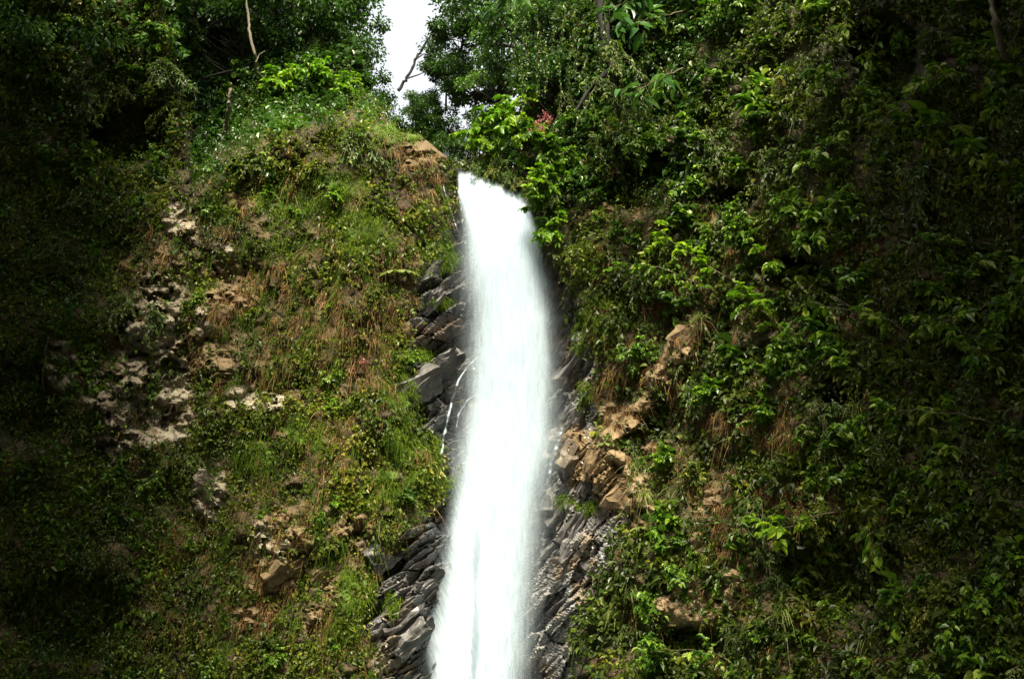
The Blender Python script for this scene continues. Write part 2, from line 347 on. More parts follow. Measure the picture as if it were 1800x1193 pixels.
def water_mat():
    m, t, p, out = new_mat('falling_water')
    t.nodes.remove(p)
    ed = attr(t, 'edge'); st = attr(t, 'across'); dn = attr(t, 'down'); den = attr(t, 'dens')
    cx = t.nodes.new('ShaderNodeCombineXYZ'); t.links.new(mth(t, 'MULTIPLY', st.outputs['Fac'], 5.0), cx.inputs[0]); t.links.new(mth(t, 'MULTIPLY', dn.outputs['Fac'], 0.55), cx.inputs[1])
    n = noise(t, 1.6, 7, .62, cx.outputs[0])
    c2 = t.nodes.new('ShaderNodeCombineXYZ'); t.links.new(mth(t, 'MULTIPLY', st.outputs['Fac'], 1.0), c2.inputs[0]); t.links.new(mth(t, 'MULTIPLY', dn.outputs['Fac'], 0.7), c2.inputs[1])
    n2 = noise(t, 1.5, 6, .6, c2.outputs[0])
    fine = noise(t, 60, 2, .6)
    mix = mth(t, 'ADD', mth(t, 'MULTIPLY', n, .5), mth(t, 'ADD', mth(t, 'MULTIPLY', n2, .3), mth(t, 'MULTIPLY', fine, .2)))
    a = mth(t, 'ADD', mth(t, 'MULTIPLY', ed.outputs['Fac'], 1.0), mth(t, 'MULTIPLY', mth(t, 'SUBTRACT', mix, .5), 1.1))
    a = mth(t, 'MULTIPLY', a, ed.outputs['Fac'])
    a = mth(t, 'MULTIPLY', a, den.outputs['Fac'], True)
    df = t.nodes.new('ShaderNodeBsdfDiffuse'); df.inputs[0].default_value = (.62, .73, .84, 1)
    t.links.new(ramp(t, [(.36, (.46, .56, .66)), (.5, (.59, .70, .80)), (.62, (.66, .76, .85))], n), df.inputs[0])
    tl = t.nodes.new('ShaderNodeBsdfTranslucent'); tl.inputs[0].default_value = (.55, .66, .76, 1)
    tp = t.nodes.new('ShaderNodeBsdfTransparent')
    m1 = t.nodes.new('ShaderNodeMixShader'); m1.inputs[0].default_value = .25
    t.links.new(df.outputs[0], m1.inputs[1]); t.links.new(tl.outputs[0], m1.inputs[2])
    m2 = t.nodes.new('ShaderNodeMixShader'); t.links.new(a, m2.inputs[0]); t.links.new(tp.outputs[0], m2.inputs[1]); t.links.new(m1.outputs[0], m2.inputs[2])
    t.links.new(m2.outputs[0], out.inputs[0])
    return m
M['water'] = water_mat()

# ---------------------------------------------------------------- the setting
def grid_faces(nr, nc):
    i = (np.arange(nr - 1)[:, None] * nc + np.arange(nc - 1)[None]).ravel()
    return np.stack([i, i + 1, i + nc + 1, i + nc], 1)
def build_cliff(name, us, label):
    inn = np.arange(0, 1180 + 1, 3.0)
    rows = []
    top = pl(us, SKY)
    # face rows: dense over the picture, coarse below and above
    tfr = np.concatenate([np.linspace(0, .0, 1)])
    U, V = [], []
    nin = 400
    for u, tp in zip(us, top):
        t0 = max(tp, -30.0) if tp < 1190 else tp
        a = np.linspace(tp, t0, 40, endpoint=False) if tp < -30 else np.linspace(tp, tp + 8, 40, endpoint=False)
        s = a[-1] + 3
        b = np.linspace(s, 1215, nin, endpoint=False)
        c = np.linspace(1215, 1900 + max(0, abs(u - 900) - 900) * .7, 24)
        V.append(np.concatenate([a, b, c]))
    V = np.array(V).T; U = np.tile(us, (V.shape[0], 1))
    P = S(U, V)
    # the ground above the edge runs back from the top row
    back = []
    t = P[0]
    for k, (dy, dz) in enumerate(((40, 6), (18, 2.5), (8, 1.0), (3, .3), (1, .1))):
        q = t.copy(); q[:, 1] += dy; q[:, 2] += dz - (1.2 if k < 4 else 0) * ss(780, 820, us) * (1 - ss(930, 960, us)); back.append(q)
    P = np.concatenate([np.array(back), P], 0)
    U = np.concatenate([np.tile(us, (5, 1)), U]); V = np.concatenate([np.tile(V[0], (5, 1)), V])
    g = m_grey(U, V)
    tan = m_tan(U, V); pale = m_pale(U, V); moss = m_moss(U, V) * (.25 + .75 * ss(.4, .6, fbm(U / 9., V / 9., 3, 77)))
    tan = np.maximum(tan, .55 * ss(.5, .62, fbm(U / 45., V / 45., 4, 63)) * (1 - ss(1250, 1500, U)))
    a = np.stack([pale, moss, tan, np.ones_like(g)], -1); b = np.stack([g, m_dry(U, V), 0 * g, np.ones_like(g)], -1)
    # unseen bank walls added past the viewer to shade the gorge sides
    for q_ in range(12):
        left_ = name.endswith('left'); e_ = P[:, :1] if left_ else P[:, -1:]
        nrm = np.array([-.25, -6.0, 0]) if left_ else np.array([.25, -6.0, 0])
        zz_ = e_[..., 2]; dx_ = 1.6 * (fbm(zz_ / 5., zz_ * 0 + q_ * 1.3, 3, 61) - .5); ne = e_ + nrm; ne[..., 0] += dx_
        ue = (U[:, :1] if left_ else U[:, -1:]); ve = (V[:, :1] if left_ else V[:, -1:])
        P = np.concatenate([ne, P] if left_ else [P, ne], 1); U = np.concatenate([ue, U] if left_ else [U, ue], 1); V = np.concatenate([ve, V] if left_ else [V, ve], 1)
    ex_ = lambda m_: (np.concatenate([np.repeat(m_[:, :1], 12, 1), m_], 1) if name.endswith('left') else np.concatenate([m_, np.repeat(m_[:, -1:], 12, 1)], 1))
    a = ex_(a); b = ex_(b)
    me = mk_mesh(name, P, grid_faces(*U.shape), 4, {'mask_a': ('FLOAT_COLOR', a.reshape(-1, 4)), 'mask_b': ('FLOAT_COLOR', b.reshape(-1, 4))}, smooth=False)
    o = obj(name, me, M['rock']); props(o, label, 'cliff', kind='structure'); return o
us_l = np.concatenate([-np.geomspace(2500, 70, 70), np.arange(-60, 882.1, 3.0)])
us_r = np.concatenate([np.arange(882, 1861, 3.0), 900 + np.geomspace(975, 2600, 60)])
build_cliff('cliff_left', us_l, 'rounded left rock wall under creepers beside the waterfall')
build_cliff('cliff_right', us_r, 'shaded right rock wall under shrubs beside the waterfall')

hx = np.linspace(-160, 160, 80)[None]; hy = np.linspace(-22, -170, 40)[:, None]  # unseen slope added behind the viewer to hold back sky light
hz = -1.9 + 62 * ss(-22, -95, hy) + 4 * (fbm(hx / 12., hy / 12., 4, 66) - .5) * ss(-22, -40, hy) + 0 * hx
hill = obj('hillside', mk_mesh('hillside', np.stack(np.broadcast_arrays(hx, hy, hz), -1).reshape(-1, 3), grid_faces(40, 80), 4), None)
hm, t_, p_, _o = new_mat('added_shade_slope'); t_.links.new(ramp(t_, [(.35, (.008, .018, .005)), (.65, (.03, .06, .012))], noise(t_, 1.2, 8, .7)), p_.inputs['Base Color']); hill.data.materials.append(hm)
props(hill, kind='structure')
gm, t_, p_, _o = new_mat('gravel_ground')
t_.links.new(ramp(t_, [(.3, (.03, .026, .02)), (.7, (.14, .12, .09))], noise(t_, 2.5, 8, .7)), p_.inputs['Base Color']); p_.inputs['Roughness'].default_value = .9
th = np.linspace(0, 2 * math.pi, 65)[:-1]; rr = np.array([.1, 8, 20, 40, 80, 200, 600])
gv = np.stack([np.outer(rr, np.cos(th)), 20 + np.outer(rr, np.sin(th)), np.full((7, 64), -1.75)], -1)
gf = np.array([(i * 64 + j, i * 64 + (j + 1) % 64, (i + 1) * 64 + (j + 1) % 64, (i + 1) * 64 + j) for i in range(6) for j in range(64)])
props(obj('ground', mk_mesh('ground', gv, gf, 4), gm), kind='structure')
pm, t_, p_, _o = new_mat('pool_water')
p_.inputs['Base Color'].default_value = (.03, .06, .055, 1); p_.inputs['Roughness'].default_value = .12
bp = t_.nodes.new('ShaderNodeBump'); bp.inputs['Strength'].default_value = .5; bp.inputs['Distance'].default_value = .2
t_.links.new(noise(t_, 3, 4), bp.inputs['Height']); t_.links.new(bp.outputs[0], p_.inputs['Normal'])
aa = np.linspace(0, 2 * math.pi, 49)[:-1]; pr = 1 + .15 * np.sin(3 * aa + 1) + .1 * np.sin(5 * aa)
pv = np.concatenate([[[-1, 50, -1.72]], np.stack([-1 + 15 * pr * np.cos(aa), 50 + 11 * pr * np.sin(aa), np.full(48, -1.72)], -1)])
pf = np.array([(0, 1 + i, 1 + (i + 1) % 48) for i in range(48)])
props(obj('pool', mk_mesh('pool', pv, pf, 3), pm), kind='structure')

# ---------------------------------------------------------------- the waterfall
def water_sheet(expand, Yoff, dens, bulge, sd_, soft, v1=1420, nr=260, nc=70):
    t = np.linspace(0, 1, nr)[:, None] ** 1.15; x = np.linspace(0, 1, nc)[None]
    vt = 287 + 52 * x ** .9 + 5 * (fbm(x * 9, x * 0 + 3, 3, 17) - .5)
    v = vt + t * (v1 - vt); grow = ss(300, 520, v)
    l = pl(v, WL) - 5 - expand * grow - 9 * grow * (fbm(v / 60., v * 0 + sd_, 3, sd_) - .5)
    r = pl(v, WR) + 6 * grow + expand * grow * (.45 + .55 * ss(500, 760, v)) + 9 * grow * (fbm(v / 60., v * 0 + sd_, 3, sd_ + 20) - .5)
    u = l + (r - l) * x
    Y = pl(v, [(284, 60.9), (320, 60.2), (420, 59.7), (600, 59.2), (900, 58.7), (1193, 58.2), (1420, 57.6)]) + Yoff + bulge * (2 * x - 1) ** 2 * (.3 + .7 * grow) + .25 * (fbm(u / 14., v / 120., 3, sd_) - .5)
    P = PT(u, v, Y)
    sf = 12 + (soft - 12) * ss(330, 560, v)
    e = ss(0, 1, np.minimum(x, 1 - x) * (r - l) / sf) * ss(-2, 30, v - vt - 8 * (fbm(u / 6., u * 0 + 2, 3, 19) - .5))
    D_ = np.broadcast_to(dens, u.shape) if np.ndim(dens) == 0 else np.interp(v, lv[:, 0], dens[:, 0])
    D_ = D_ * (1 if expand < 10 else ss(330, 520, v))
    at = {'edge': ('FLOAT', e.ravel()), 'across': ('FLOAT', P[..., 0].ravel() + sd_ * 3.7), 'down': ('FLOAT', P[..., 2].ravel() + sd_), 'dens': ('FLOAT', D_.ravel())}
    return P.reshape(-1, 3), grid_faces(nr, nc), at
def join(parts):
    V = []; Fc = []; A = {}; o = 0
    for p, f, at in parts:
        V.append(p); Fc.append(f + o); o += len(p)
        for k, (kd, a) in at.items(): A.setdefault(k, [kd, []])[1].append(a)
    return np.concatenate(V), np.concatenate(Fc), {k: (kd, np.concatenate(a)) for k, (kd, a) in A.items()}
def ribbon(pts, wpx, dens, sd_, Yoff=-.35, n=60):
    pts = np.array(pts, float); s = np.linspace(0, len(pts) - 1, n)
    u = np.interp(s, range(len(pts)), pts[:, 0]); v = np.interp(s, range(len(pts)), pts[:, 1])
    u = u + 3 * (fbm(v / 9., v * 0, 2, sd_) - .5)
    x = np.linspace(-1, 1, 7); wd = wpx * (.6 + .8 * fbm(v / 12., v * 0 + 5, 2, sd_))
    U = u[:, None] + wd[:, None] * x[None]; V = np.broadcast_to(v[:, None], U.shape)
    Y = np.min([Ydepth(U + d, V) for d in (-6, 0, 6)], 0).min(1, keepdims=True) + Yoff + .12 * x[None] ** 2
    P = PT(U, V, Y); e = np.broadcast_to(1 - ss(.2, 1, np.abs(x))[None], U.shape) * (np.minimum(1, np.minimum(s + .0, len(pts) - 1 - s) * 3) ** .5)[:, None]
    return P.reshape(-1, 3), grid_faces(n, 7), {'edge': ('FLOAT', e.ravel()), 'across': ('FLOAT', P[..., 0].ravel() * 3), 'down': ('FLOAT', P[..., 2].ravel()), 'dens': ('FLOAT', np.full(U.size, dens))}
lv = np.linspace(284, 1420, 260)[:, None]
low = ss(650, 1193, lv)
sheets = [water_sheet(-4, 0.0, 4.0, .8, 1, 44), water_sheet(8, -.25, 1.6, 1.0, 2, 60), water_sheet(22, -.45, .9, 1.2, 3, 76),
          water_sheet(36, -.5, .6 + .3 * low, .5, 4, 90), water_sheet(52, -.6, .35 + .45 * low, .3, 5, 110)]
# splash veil on the lower left and small side trickles
def veil(pts_l, pts_r, dens, sd_, v0, v1, Yoff):
    v = np.linspace(v0, v1, 90)[:, None]; x = np.linspace(0, 1, 40)[None]
    l = pl(v, pts_l); r = pl(v, pts_r); u = l + (r - l) * x; wv = np.broadcast_to(v, u.shape)
    Y = pl(v, [(284, 61), (600, 58.4), (1193, 57.2), (1420, 56.6)]) + Yoff + .5 * (2 * x - 1) ** 2
    P = PT(u, wv, Y); e = ss(0, 1, x * 1.3) * (1 - ss(.75, 1, x)) * ss(v0, v0 + 120, v) * np.ones_like(u)
    return P.reshape(-1, 3), grid_faces(90, 40), {'edge': ('FLOAT', e.ravel()), 'across': ('FLOAT', P[..., 0].ravel() * .8 + P[..., 2].ravel() * .4 + sd_), 'down': ('FLOAT', P[..., 2].ravel()), 'dens': ('FLOAT', np.full(u.size, dens))}
sheets += [water_sheet(66, -.7, .22 + .5 * low, .2, 9, 130),
           veil([(800, 800), (1000, 745), (1193, 665), (1420, 560)], [(800, 850), (1420, 840)], 1.1, 6, 800, 1420, -.9),
           veil([(950, 790), (1193, 730), (1420, 660)], [(800, 850), (1420, 840)], 1.5, 8, 940, 1420, -1.1)]
for q, (pts, wd, dn) in enumerate([([(846, 620), (822, 645), (804, 672), (794, 705), (786, 740), (779, 775), (776, 800)], 3.4, .62),
                      ([(840, 690), (820, 705), (806, 730), (802, 760)], 3.4, .4), ([(812, 300), (806, 340), (812, 380), (818, 420), (822, 460)], 3.0, .7),
                      ([(778, 320), (786, 350), (796, 380), (806, 410)], 1.8, .6), ([(990, 742), (982, 775), (970, 810), (962, 850)], 5.0, .5)]):
    sheets.append(ribbon(pts, wd, dn, 30 + q))
V_, F_, A_ = join(sheets)
wf = obj('waterfall', mk_mesh('waterfall', V_, F_, 4, A_, smooth=True), M['water'])
props(wf, 'tall white waterfall pouring between the two cliffs', 'waterfall', kind='structure')

# ---------------------------------------------------------------- angular blocks of bedrock beside the water
def hull_rock(bm, c, axes, size, seed, n=16):
    rs = np.random.default_rng(seed)
    q = rs.uniform(-1, 1, (n, 3)); q = np.sign(q) * np.abs(q) ** .35
    q *= size; P = c + q @ axes
    vs_ = [bm.verts.new(p) for p in P]
    r = bmesh.ops.convex_hull(bm, input=vs_, use_existing_faces=False)
    bmesh.ops.delete(bm, geom=[g for g in r['geom_interior'] if isinstance(g, bmesh.types.BMVert)], context='VERTS')
def bm_obj(name, bm, mat, a=(0, 0, 0), b=(1, 0, 0)):
    me = bpy.data.meshes.new(name); bm.to_mesh(me); bm.free(); n = len(me.vertices)
    for k, c in (('mask_a', a), ('mask_b', b)):
        at = me.attributes.new(k, 'FLOAT_COLOR', 'POINT'); at.data.foreach_set('color', np.tile(np.array([*c, 1.0], np.float32), n))
    return obj(name, me, mat)
def rough(bm, amp, seed):
    bmesh.ops.triangulate(bm, faces=bm.faces[:]); bmesh.ops.subdivide_edges(bm, edges=bm.edges[:], cuts=4, use_grid_fill=True)
    q = np.array([v.co[:] for v in bm.verts]); x = q[:, 0] + q[:, 1] * .7; y = q[:, 2] - q[:, 1] * .6
    f1, e, rr_, dx, dy = worley(x * 3.2, y * 3.2, seed)
    a = amp * 1.6 * (fbm(x * 2.5, y * 2.5, 4, seed) - .5) + amp * .7 * (rr_ - .5); b = amp * 1.2 * (fbm(y * 3 + 9, x * 3, 3, seed + 2) - .5)
    for i, v in enumerate(bm.verts): v.co += Vector((b[i], -a[i], a[i] * .7 + b[i] * .5))
def strata_axes(ang, lean, rs):
    a = math.radians(ang + rs.normal(0, 5)); d = unit(np.array([math.cos(a), lean, math.sin(a)]))
    n = unit(np.array([-math.sin(a), -.55 + rs.normal(0, .15), math.cos(a)])); n = unit(n - d * (n @ d)); s = np.cross(d, n)
    return np.array([d, n, s])
for side, pts, ang in (('left', GL, 35), ('right', GR, 55)):
    bm = bmesh.new(); rs = np.random.default_rng(5 if side == 'left' else 6)
    k = 0; tries = 0
    while k < (26 if side == 'left' else 30) and tries < 4000:
        tries += 1
        v = rs.uniform(450, 1260); u = rs.uniform(630, 830) if side == 'left' else rs.uniform(950, 1110)
        if float(m_grey(np.array(u), np.array(v))) < .6: continue
        p = S(np.array(u), np.array(v)); sz = rs.uniform(.5, 1.3) * (1.0 if v > 850 or side == 'right' else 1.25)
        size = np.array([sz * rs.uniform(.6, 1.3), sz * rs.uniform(.26, .5), sz * rs.uniform(.35, .6)])
        hull_rock(bm, p + np.array([0, .42 * sz, -.05]), strata_axes(ang, .25 if side == 'left' else -.1, rs), size, int(rs.integers(1e9)), 12); k += 1
    rough(bm, .2, 5)
    o = bm_obj('rock_ledges_' + side, bm, M['rock']); props(o, 'wet grey slanting bedrock slabs on the %s side of the fall' % side, 'rock ledges', kind='structure')

# boulders and jutting rocks one can point at
def boulder(u, v, sx, sz, ang, label, a=(0, 0, 0), b=(1, 0, 0), n=20, out=.2, seed=0):
    rs = np.random.default_rng(seed + int(u)); bm = bmesh.new(); p = S(np.array(float(u)), np.array(float(v)))
    hull_rock(bm, np.zeros(3), strata_axes(ang, .1, rs), np.array([sx, sz, min(sx, sz) * 1.0]), seed + 1, n)
    rough(bm, .34, seed)
    o = bm_obj('boulder', bm, M['rock'], a, b); o.location = p + np.array([0, .25 - out, 0]); props(o, label, 'boulder', 'rocks jutting from the cliffs'); return o
boulder(670, 972, .62, .55, 35, 'flat faced grey block left of the fall beneath hanging brown roots', seed=2)
boulder(665, 1095, .8, .28, 36, 'long grey slanting slab at lower left of the fall', seed=3)
boulder(720, 1125, 1.0, .36, 50, 'leaning grey block by the lower left splash', seed=4)
boulder(770, 640, 1.25, .4, 34, 'broad dark slab with a thin trickle beside it', seed=5)
boulder(760, 525, .9, .3, 42, 'grey slab with a strip of bright moss, highest left of the fall', seed=6)
boulder(1010, 800, .85, .5, 60, 'rounded brown rock hard by the right edge of the fall', (0, 0, .6), seed=7)
boulder(1045, 820, .7, .42, 75, 'smooth tan upright rock in the row right of the fall', (0, 0, 1), (0, 0, 0), seed=8)
boulder(1095, 870, .8, .45, 62, 'large tan rock under grass right of the fall', (0, 0, 1), (0, 0, 0), seed=9)
boulder(1205, 590, .75, .45, 50, 'sandy rock jutting out among shrubs halfway up the right cliff', (0, 0, 1), (0, 0, 0), seed=10, out=.15)
boulder(1170, 655, .8, .4, 30, 'sandy rock lump below the long sandy rib', (0, 0, 1), (0, 0, 0), seed=11, out=.4)
boulder(1010, 940, 1.2, .26, 58, 'narrow grey column leaning right of the lower fall', seed=13)
boulder(368, 850, .3, .7, 80, 'knobbly whitish rock hanging alone on the lower left cliff', (1, 0, 0), (0, 0, 0), seed=14, out=.05)
boulder(500, 1000, .9, .3, 36, 'tan folded slab on the lower left cliff', (0, 0, 1), (0, 0, 0), seed=15, out=.05)
boulder(585, 1010, .8, .4, 20, 'sandy bulging rock left of the flat grey block', (0, 0, 1), (0, 0, 0), seed=16, out=.05)
boulder(1038, 362, .75, .5, 30, 'orange brown rock under leaves at the upper right of the fall', (0, 0, 1), (0, 0, 0), seed=17, out=.2)

# ---------------------------------------------------------------- ground cover nobody could count
def scatter(n, box, dens):
    """rejection sampling of photo positions inside box by the density function"""
    U, V = [], []; got = 0
    while got < n:
        u = rng.uniform(box[0], box[2], n); v = rng.uniform(box[1], box[3], n)
        k = (rng.random(n) < dens(u, v)) & (v > pl(u, SKY) + 2)
        U.append(u[k]); V.append(v[k]); got += k.sum()
    return np.concatenate(U)[:n], np.concatenate(V)[:n]
def pxm(P): return P[:, 1] / F            # metres per photo pixel at that depth
def cover(name, n, box, dens, mat, size, lift, label, cat, tintf, clump=6):
    nc = n // clump
    u, v = scatter(nc, box, dens)
    sp = 5.0 + 0 * u
    u = np.repeat(u, clump) + rng.normal(0, 1, n // clump * clump) * np.repeat(sp, clump); v = np.repeat(v, clump) + rng.normal(0, 1, len(u)) * np.repeat(sp, clump)
    P, N = SN(u, v); m = len(u)
    h = np.repeat(rng.random(nc) ** 2, clump) * lift + rng.random(m) * .12
    P = P + N * h[:, None]
    D = rng.normal(0, 1, (m, 3)) * .8 + N * .5 + np.array([0, -.2, -.45])
    Nf = N * .6 + np.array([0, -.25, .75]) + rng.normal(0, .45, (m, 3))
    L = size * np.exp(rng.normal(0, .28, m)) * np.repeat(np.exp(rng.normal(0, .2, nc)), clump)
    zone = fbm(u / 45., v / 45., 3, len(name) * 7); L = L * (.66 + (.6 if name == 'creeper' else 1.0) * ss(.35, .68, zone))
    L = np.minimum(L, size * 2.0)
    tint = tintf(u, v, np.repeat(rng.random(nc), clump), rng.random(m))
    o = obj(name, leaf_mesh(name, P, D, Nf, L, L * .62, np.clip(tint, 0, 1)), M[mat]); props(o, label, cat, kind='stuff'); return o
def bare(u, v):
    return np.maximum.reduce([m_grey(u, v), m_pale(u, v) * .93, m_tan(u, v) * .8])
def d_left(u, v):
    c = ss(.40, .58, fbm(u / 38., v / 38., 4, 101)); c = np.maximum(c, .35 + .4 * (1 - ss(250, 420, u)))
    return c * (1 - bare(u, v)) * (1 - .5 * m_dry(u, v)) * (1 - .6 * m_moss(u, v))
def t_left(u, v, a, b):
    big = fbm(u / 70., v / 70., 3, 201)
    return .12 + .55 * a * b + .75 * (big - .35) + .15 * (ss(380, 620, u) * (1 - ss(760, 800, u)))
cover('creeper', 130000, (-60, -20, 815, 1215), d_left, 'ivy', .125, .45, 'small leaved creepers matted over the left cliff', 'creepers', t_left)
def d_right(u, v):
    c = np.maximum(ss(.36, .52, fbm(u / 50., v / 50., 4, 102)), .5)
    for h_ in DARK: c = c * (1 - .8 * blob(u, v, *h_))
    return c * (1 - bare(u, v)) * (1 - .55 * m_dry(u, v))
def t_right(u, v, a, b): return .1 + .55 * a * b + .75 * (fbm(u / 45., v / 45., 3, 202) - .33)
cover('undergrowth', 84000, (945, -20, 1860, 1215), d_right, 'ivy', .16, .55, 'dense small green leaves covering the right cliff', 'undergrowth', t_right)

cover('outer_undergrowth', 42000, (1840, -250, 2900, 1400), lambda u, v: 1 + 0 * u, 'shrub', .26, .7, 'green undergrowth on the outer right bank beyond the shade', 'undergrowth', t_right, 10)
cover('outer_creeper', 36000, (-900, -250, -40, 1400), lambda u, v: 1 + 0 * u, 'ivy', .26, .7, 'creepers on the outer left bank beyond the shade', 'creepers', t_right, 10)
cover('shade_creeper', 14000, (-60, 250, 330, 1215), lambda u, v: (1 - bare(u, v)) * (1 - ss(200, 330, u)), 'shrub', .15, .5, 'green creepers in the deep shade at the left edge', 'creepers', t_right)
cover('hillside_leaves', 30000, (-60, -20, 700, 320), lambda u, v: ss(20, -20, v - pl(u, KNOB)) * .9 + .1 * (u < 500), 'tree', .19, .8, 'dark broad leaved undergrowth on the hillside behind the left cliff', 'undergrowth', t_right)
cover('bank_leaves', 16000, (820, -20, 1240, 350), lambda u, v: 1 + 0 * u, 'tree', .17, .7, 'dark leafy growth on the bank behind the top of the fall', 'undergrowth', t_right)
def strands(name, n, box, dens, mat, ln, wd, label, cat, clump=5, tb=0.0, spread=.25, sag=.6, seg=3):
    nc = n // clump; u, v = scatter(nc, box, dens)
    u = np.repeat(u, clump) + rng.normal(0, 3.2, nc * clump); v = np.repeat(v, clump) + rng.normal(0, 2.2, nc * clump)
    P, N = SN(u, v); m = len(u); P = P + N * rng.uniform(0, .25, (m, 1))
    D = N * .55 + rng.normal(0, spread, (m, 3)) + np.array([0, -.1, -.35])
    L = ln * np.exp(rng.normal(0, .4, m)) * np.repeat(np.exp(rng.normal(0, .35, nc)), clump)
    tint = np.clip(np.repeat(rng.random(nc), clump) * .7 + rng.random(m) * .3 + tb, 0, 1)
    o = obj(name, strand_mesh(name, P, D, L, wd, tint, sag=sag, seg=seg), M[mat]); props(o, label, cat, kind='stuff'); return o
def d_dry(u, v):
    base = ss(.5, .66, fbm(u / 30., v / 45., 4, 103)) * .5 * (1 - ss(1450, 1700, u)) * ss(100, 350, u) * ss(240, 330, v)
    return np.maximum(m_dry(u, v) * ss(.40, .52, fbm(u / 22., v / 26., 3, 107)), base) * (1 - m_grey(u, v)) * (1 - .75 * m_pale(u, v)) * ss(.3, .5, fbm(u / 14., v / 30., 3, 104))
strands('dry_grass', 28000, (0, 200, 1760, 1215), d_dry, 'dry', .21, .022, 'dry brown grass and roots hanging down both cliffs', 'dry grass', spread=.5, clump=7, sag=1.0)
def d_hang(u, v): return ss(.46, .62, fbm(u / 16., v / 60., 3, 117)) * (1 - bare(u, v)) * ss(200, 420, u) * (1 - .6 * (v < 330))
strands('hanging_creeper', 8000, (200, 260, 800, 1215), d_hang, 'moss', .34, .016, 'fine hanging creepers and mossy roots on the left cliff', 'hanging moss', clump=7, tb=-.25, spread=.25, sag=1.1)
def d_moss(u, v): return m_moss(u, v) * ss(.35, .55, fbm(u / 12., v / 14., 3, 105)) * (1 - .85 * ss(810, 830, u) * (1 - ss(950, 970, u)))
strands('moss', 46000, (400, 200, 1150, 1215), d_moss, 'moss', .10, .020, 'bright yellow green moss cushions beside the falling water', 'moss', clump=8, tb=-.05, spread=.5, sag=.9, seg=2)

# ---------------------------------------------------------------- plants, one object each
def bend_path(p0, d, L, sag, k=6, jit=.03, rs=rng):
    t = np.linspace(0, 1, k)[:, None]; d = unit(np.asarray(d, float))
    p = np.asarray(p0, float) + d * L * t + np.array([0, 0, -1.0]) * sag * L * t ** 2
    p[1:] += rs.normal(0, jit * L, (k - 1, 3)); return p
def sample_path(p, t):
    i = t * (len(p) - 1); j = np.minimum(i.astype(int), len(p) - 2); f = (i - j)[:, None]
    return p[j] * (1 - f) + p[j + 1] * f, unit(p[j + 1] - p[j])
def make_shrub(name, mat, nst, per, ln, leaf, wr, sag, seed, up=.55, spread=.75, tw=.45, lo=.25):
    rs = np.random.default_rng(seed); paths = []; P, D, N, L, T = [], [], [], [], []
    for s in range(nst):
        d = unit(np.array([0, -.75, up]) + rs.normal(0, spread, 3)); d[1] = -abs(d[1]) * .9 - .05
        l = ln * rs.uniform(.55, 1.1); p = bend_path(rs.normal(0, .04, 3), d, l, sag * rs.uniform(.5, 1.3), 7, .03, rs)
        paths.append((p, np.linspace(.022, .006, 7) * ln))
        subs = [p]
        for _ in range(3):
            t0 = rs.uniform(.35, .9); b, dd = sample_path(p, np.array([t0])); sd_ = unit(dd[0] + rs.normal(0, .7, 3))
            q = bend_path(b[0], sd_, l * tw * rs.uniform(.6, 1.1), sag * .8, 4, .03, rs); paths.append((q, np.linspace(.009, .004, 4) * ln)); subs.append(q)
        for q in subs:
            k = int(per * (.5 if q is p else .3)) + 1
            t = rs.uniform(lo if q is p else .1, 1, k); c, dd = sample_path(q, t)
            side = unit(np.cross(dd, [0, 0, 1.0])) * rs.choice([-1, 1], (k, 1))
            P.append(c); D.append(dd * .5 + side * .8 + rs.normal(0, .3, (k, 3)) + [0, -.1, -.25])
            N.append(np.array([0, -.35, .8]) + rs.normal(0, .33, (k, 3))); L.append(leaf * np.exp(rs.normal(0, .25, k)))
            T.append(rs.random() * .35 + .55 * rs.random(k) + .1)
    P, D, N, L, T = map(np.concatenate, (P, D, N, L, T))
    root = empty(name)
    obj('foliage', leaf_mesh('foliage', P, D, N, L, L * wr, np.clip(T, 0, 1)), M[mat], root)
    obj('stem', tubes('stem', paths, 4), M['stem'], root)
    return root
def make_tuft(name, mat, n, ln, wd, seed, droop=.9):
    rs = np.random.default_rng(seed)
    D = np.array([0, -.6, .7]) + rs.normal(0, .55, (n, 3)); P = rs.normal(0, .07, (n, 3))
    root = empty(name)
    obj('blades', strand_mesh('blades', P, D, ln * np.exp(rs.normal(0, .3, n)), wd, rs.random(n) * .7 + .15, sag=droop, seg=5), M[mat], root)
    return root
def make_fern(name, nf, ln, seed, mat='fern'):
    rs = np.random.default_rng(seed); root = empty(name)
    for f in range(nf):
        th = -math.pi / 2 + (f / max(1, nf - 1) - .5) * 3.6 + rs.normal(0, .15)
        d = np.array([math.cos(th), math.sin(th) * .8 - .2, .75 + rs.normal(0, .15)]); p = bend_path((0, 0, 0), d, ln * rs.uniform(.8, 1.15), .75, 12, .004, rs)
        k = 26; t = np.repeat(np.linspace(.12, .98, k), 2); c, dd = sample_path(p, t); sg = np.tile([-1, 1], k)[:, None]
        side = unit(np.cross(dd, [0, 0, 1.0])) * sg; nn = np.cross(side * sg, dd)
        L = ln * .26 * np.sin(np.clip(t * 1.05, 0, 1) * math.pi) ** .6 * (1 - .45 * t) + .01
        me = leaf_mesh('frond', c, side + dd * .45, nn + rs.normal(0, .12, nn.shape), L, ln * .05, np.clip(.4 + .4 * rs.random() + .2 * rs.random(2 * k), 0, 1), fold=.1, droop=.2)
        obj('frond', me, M[mat], root)
    return root
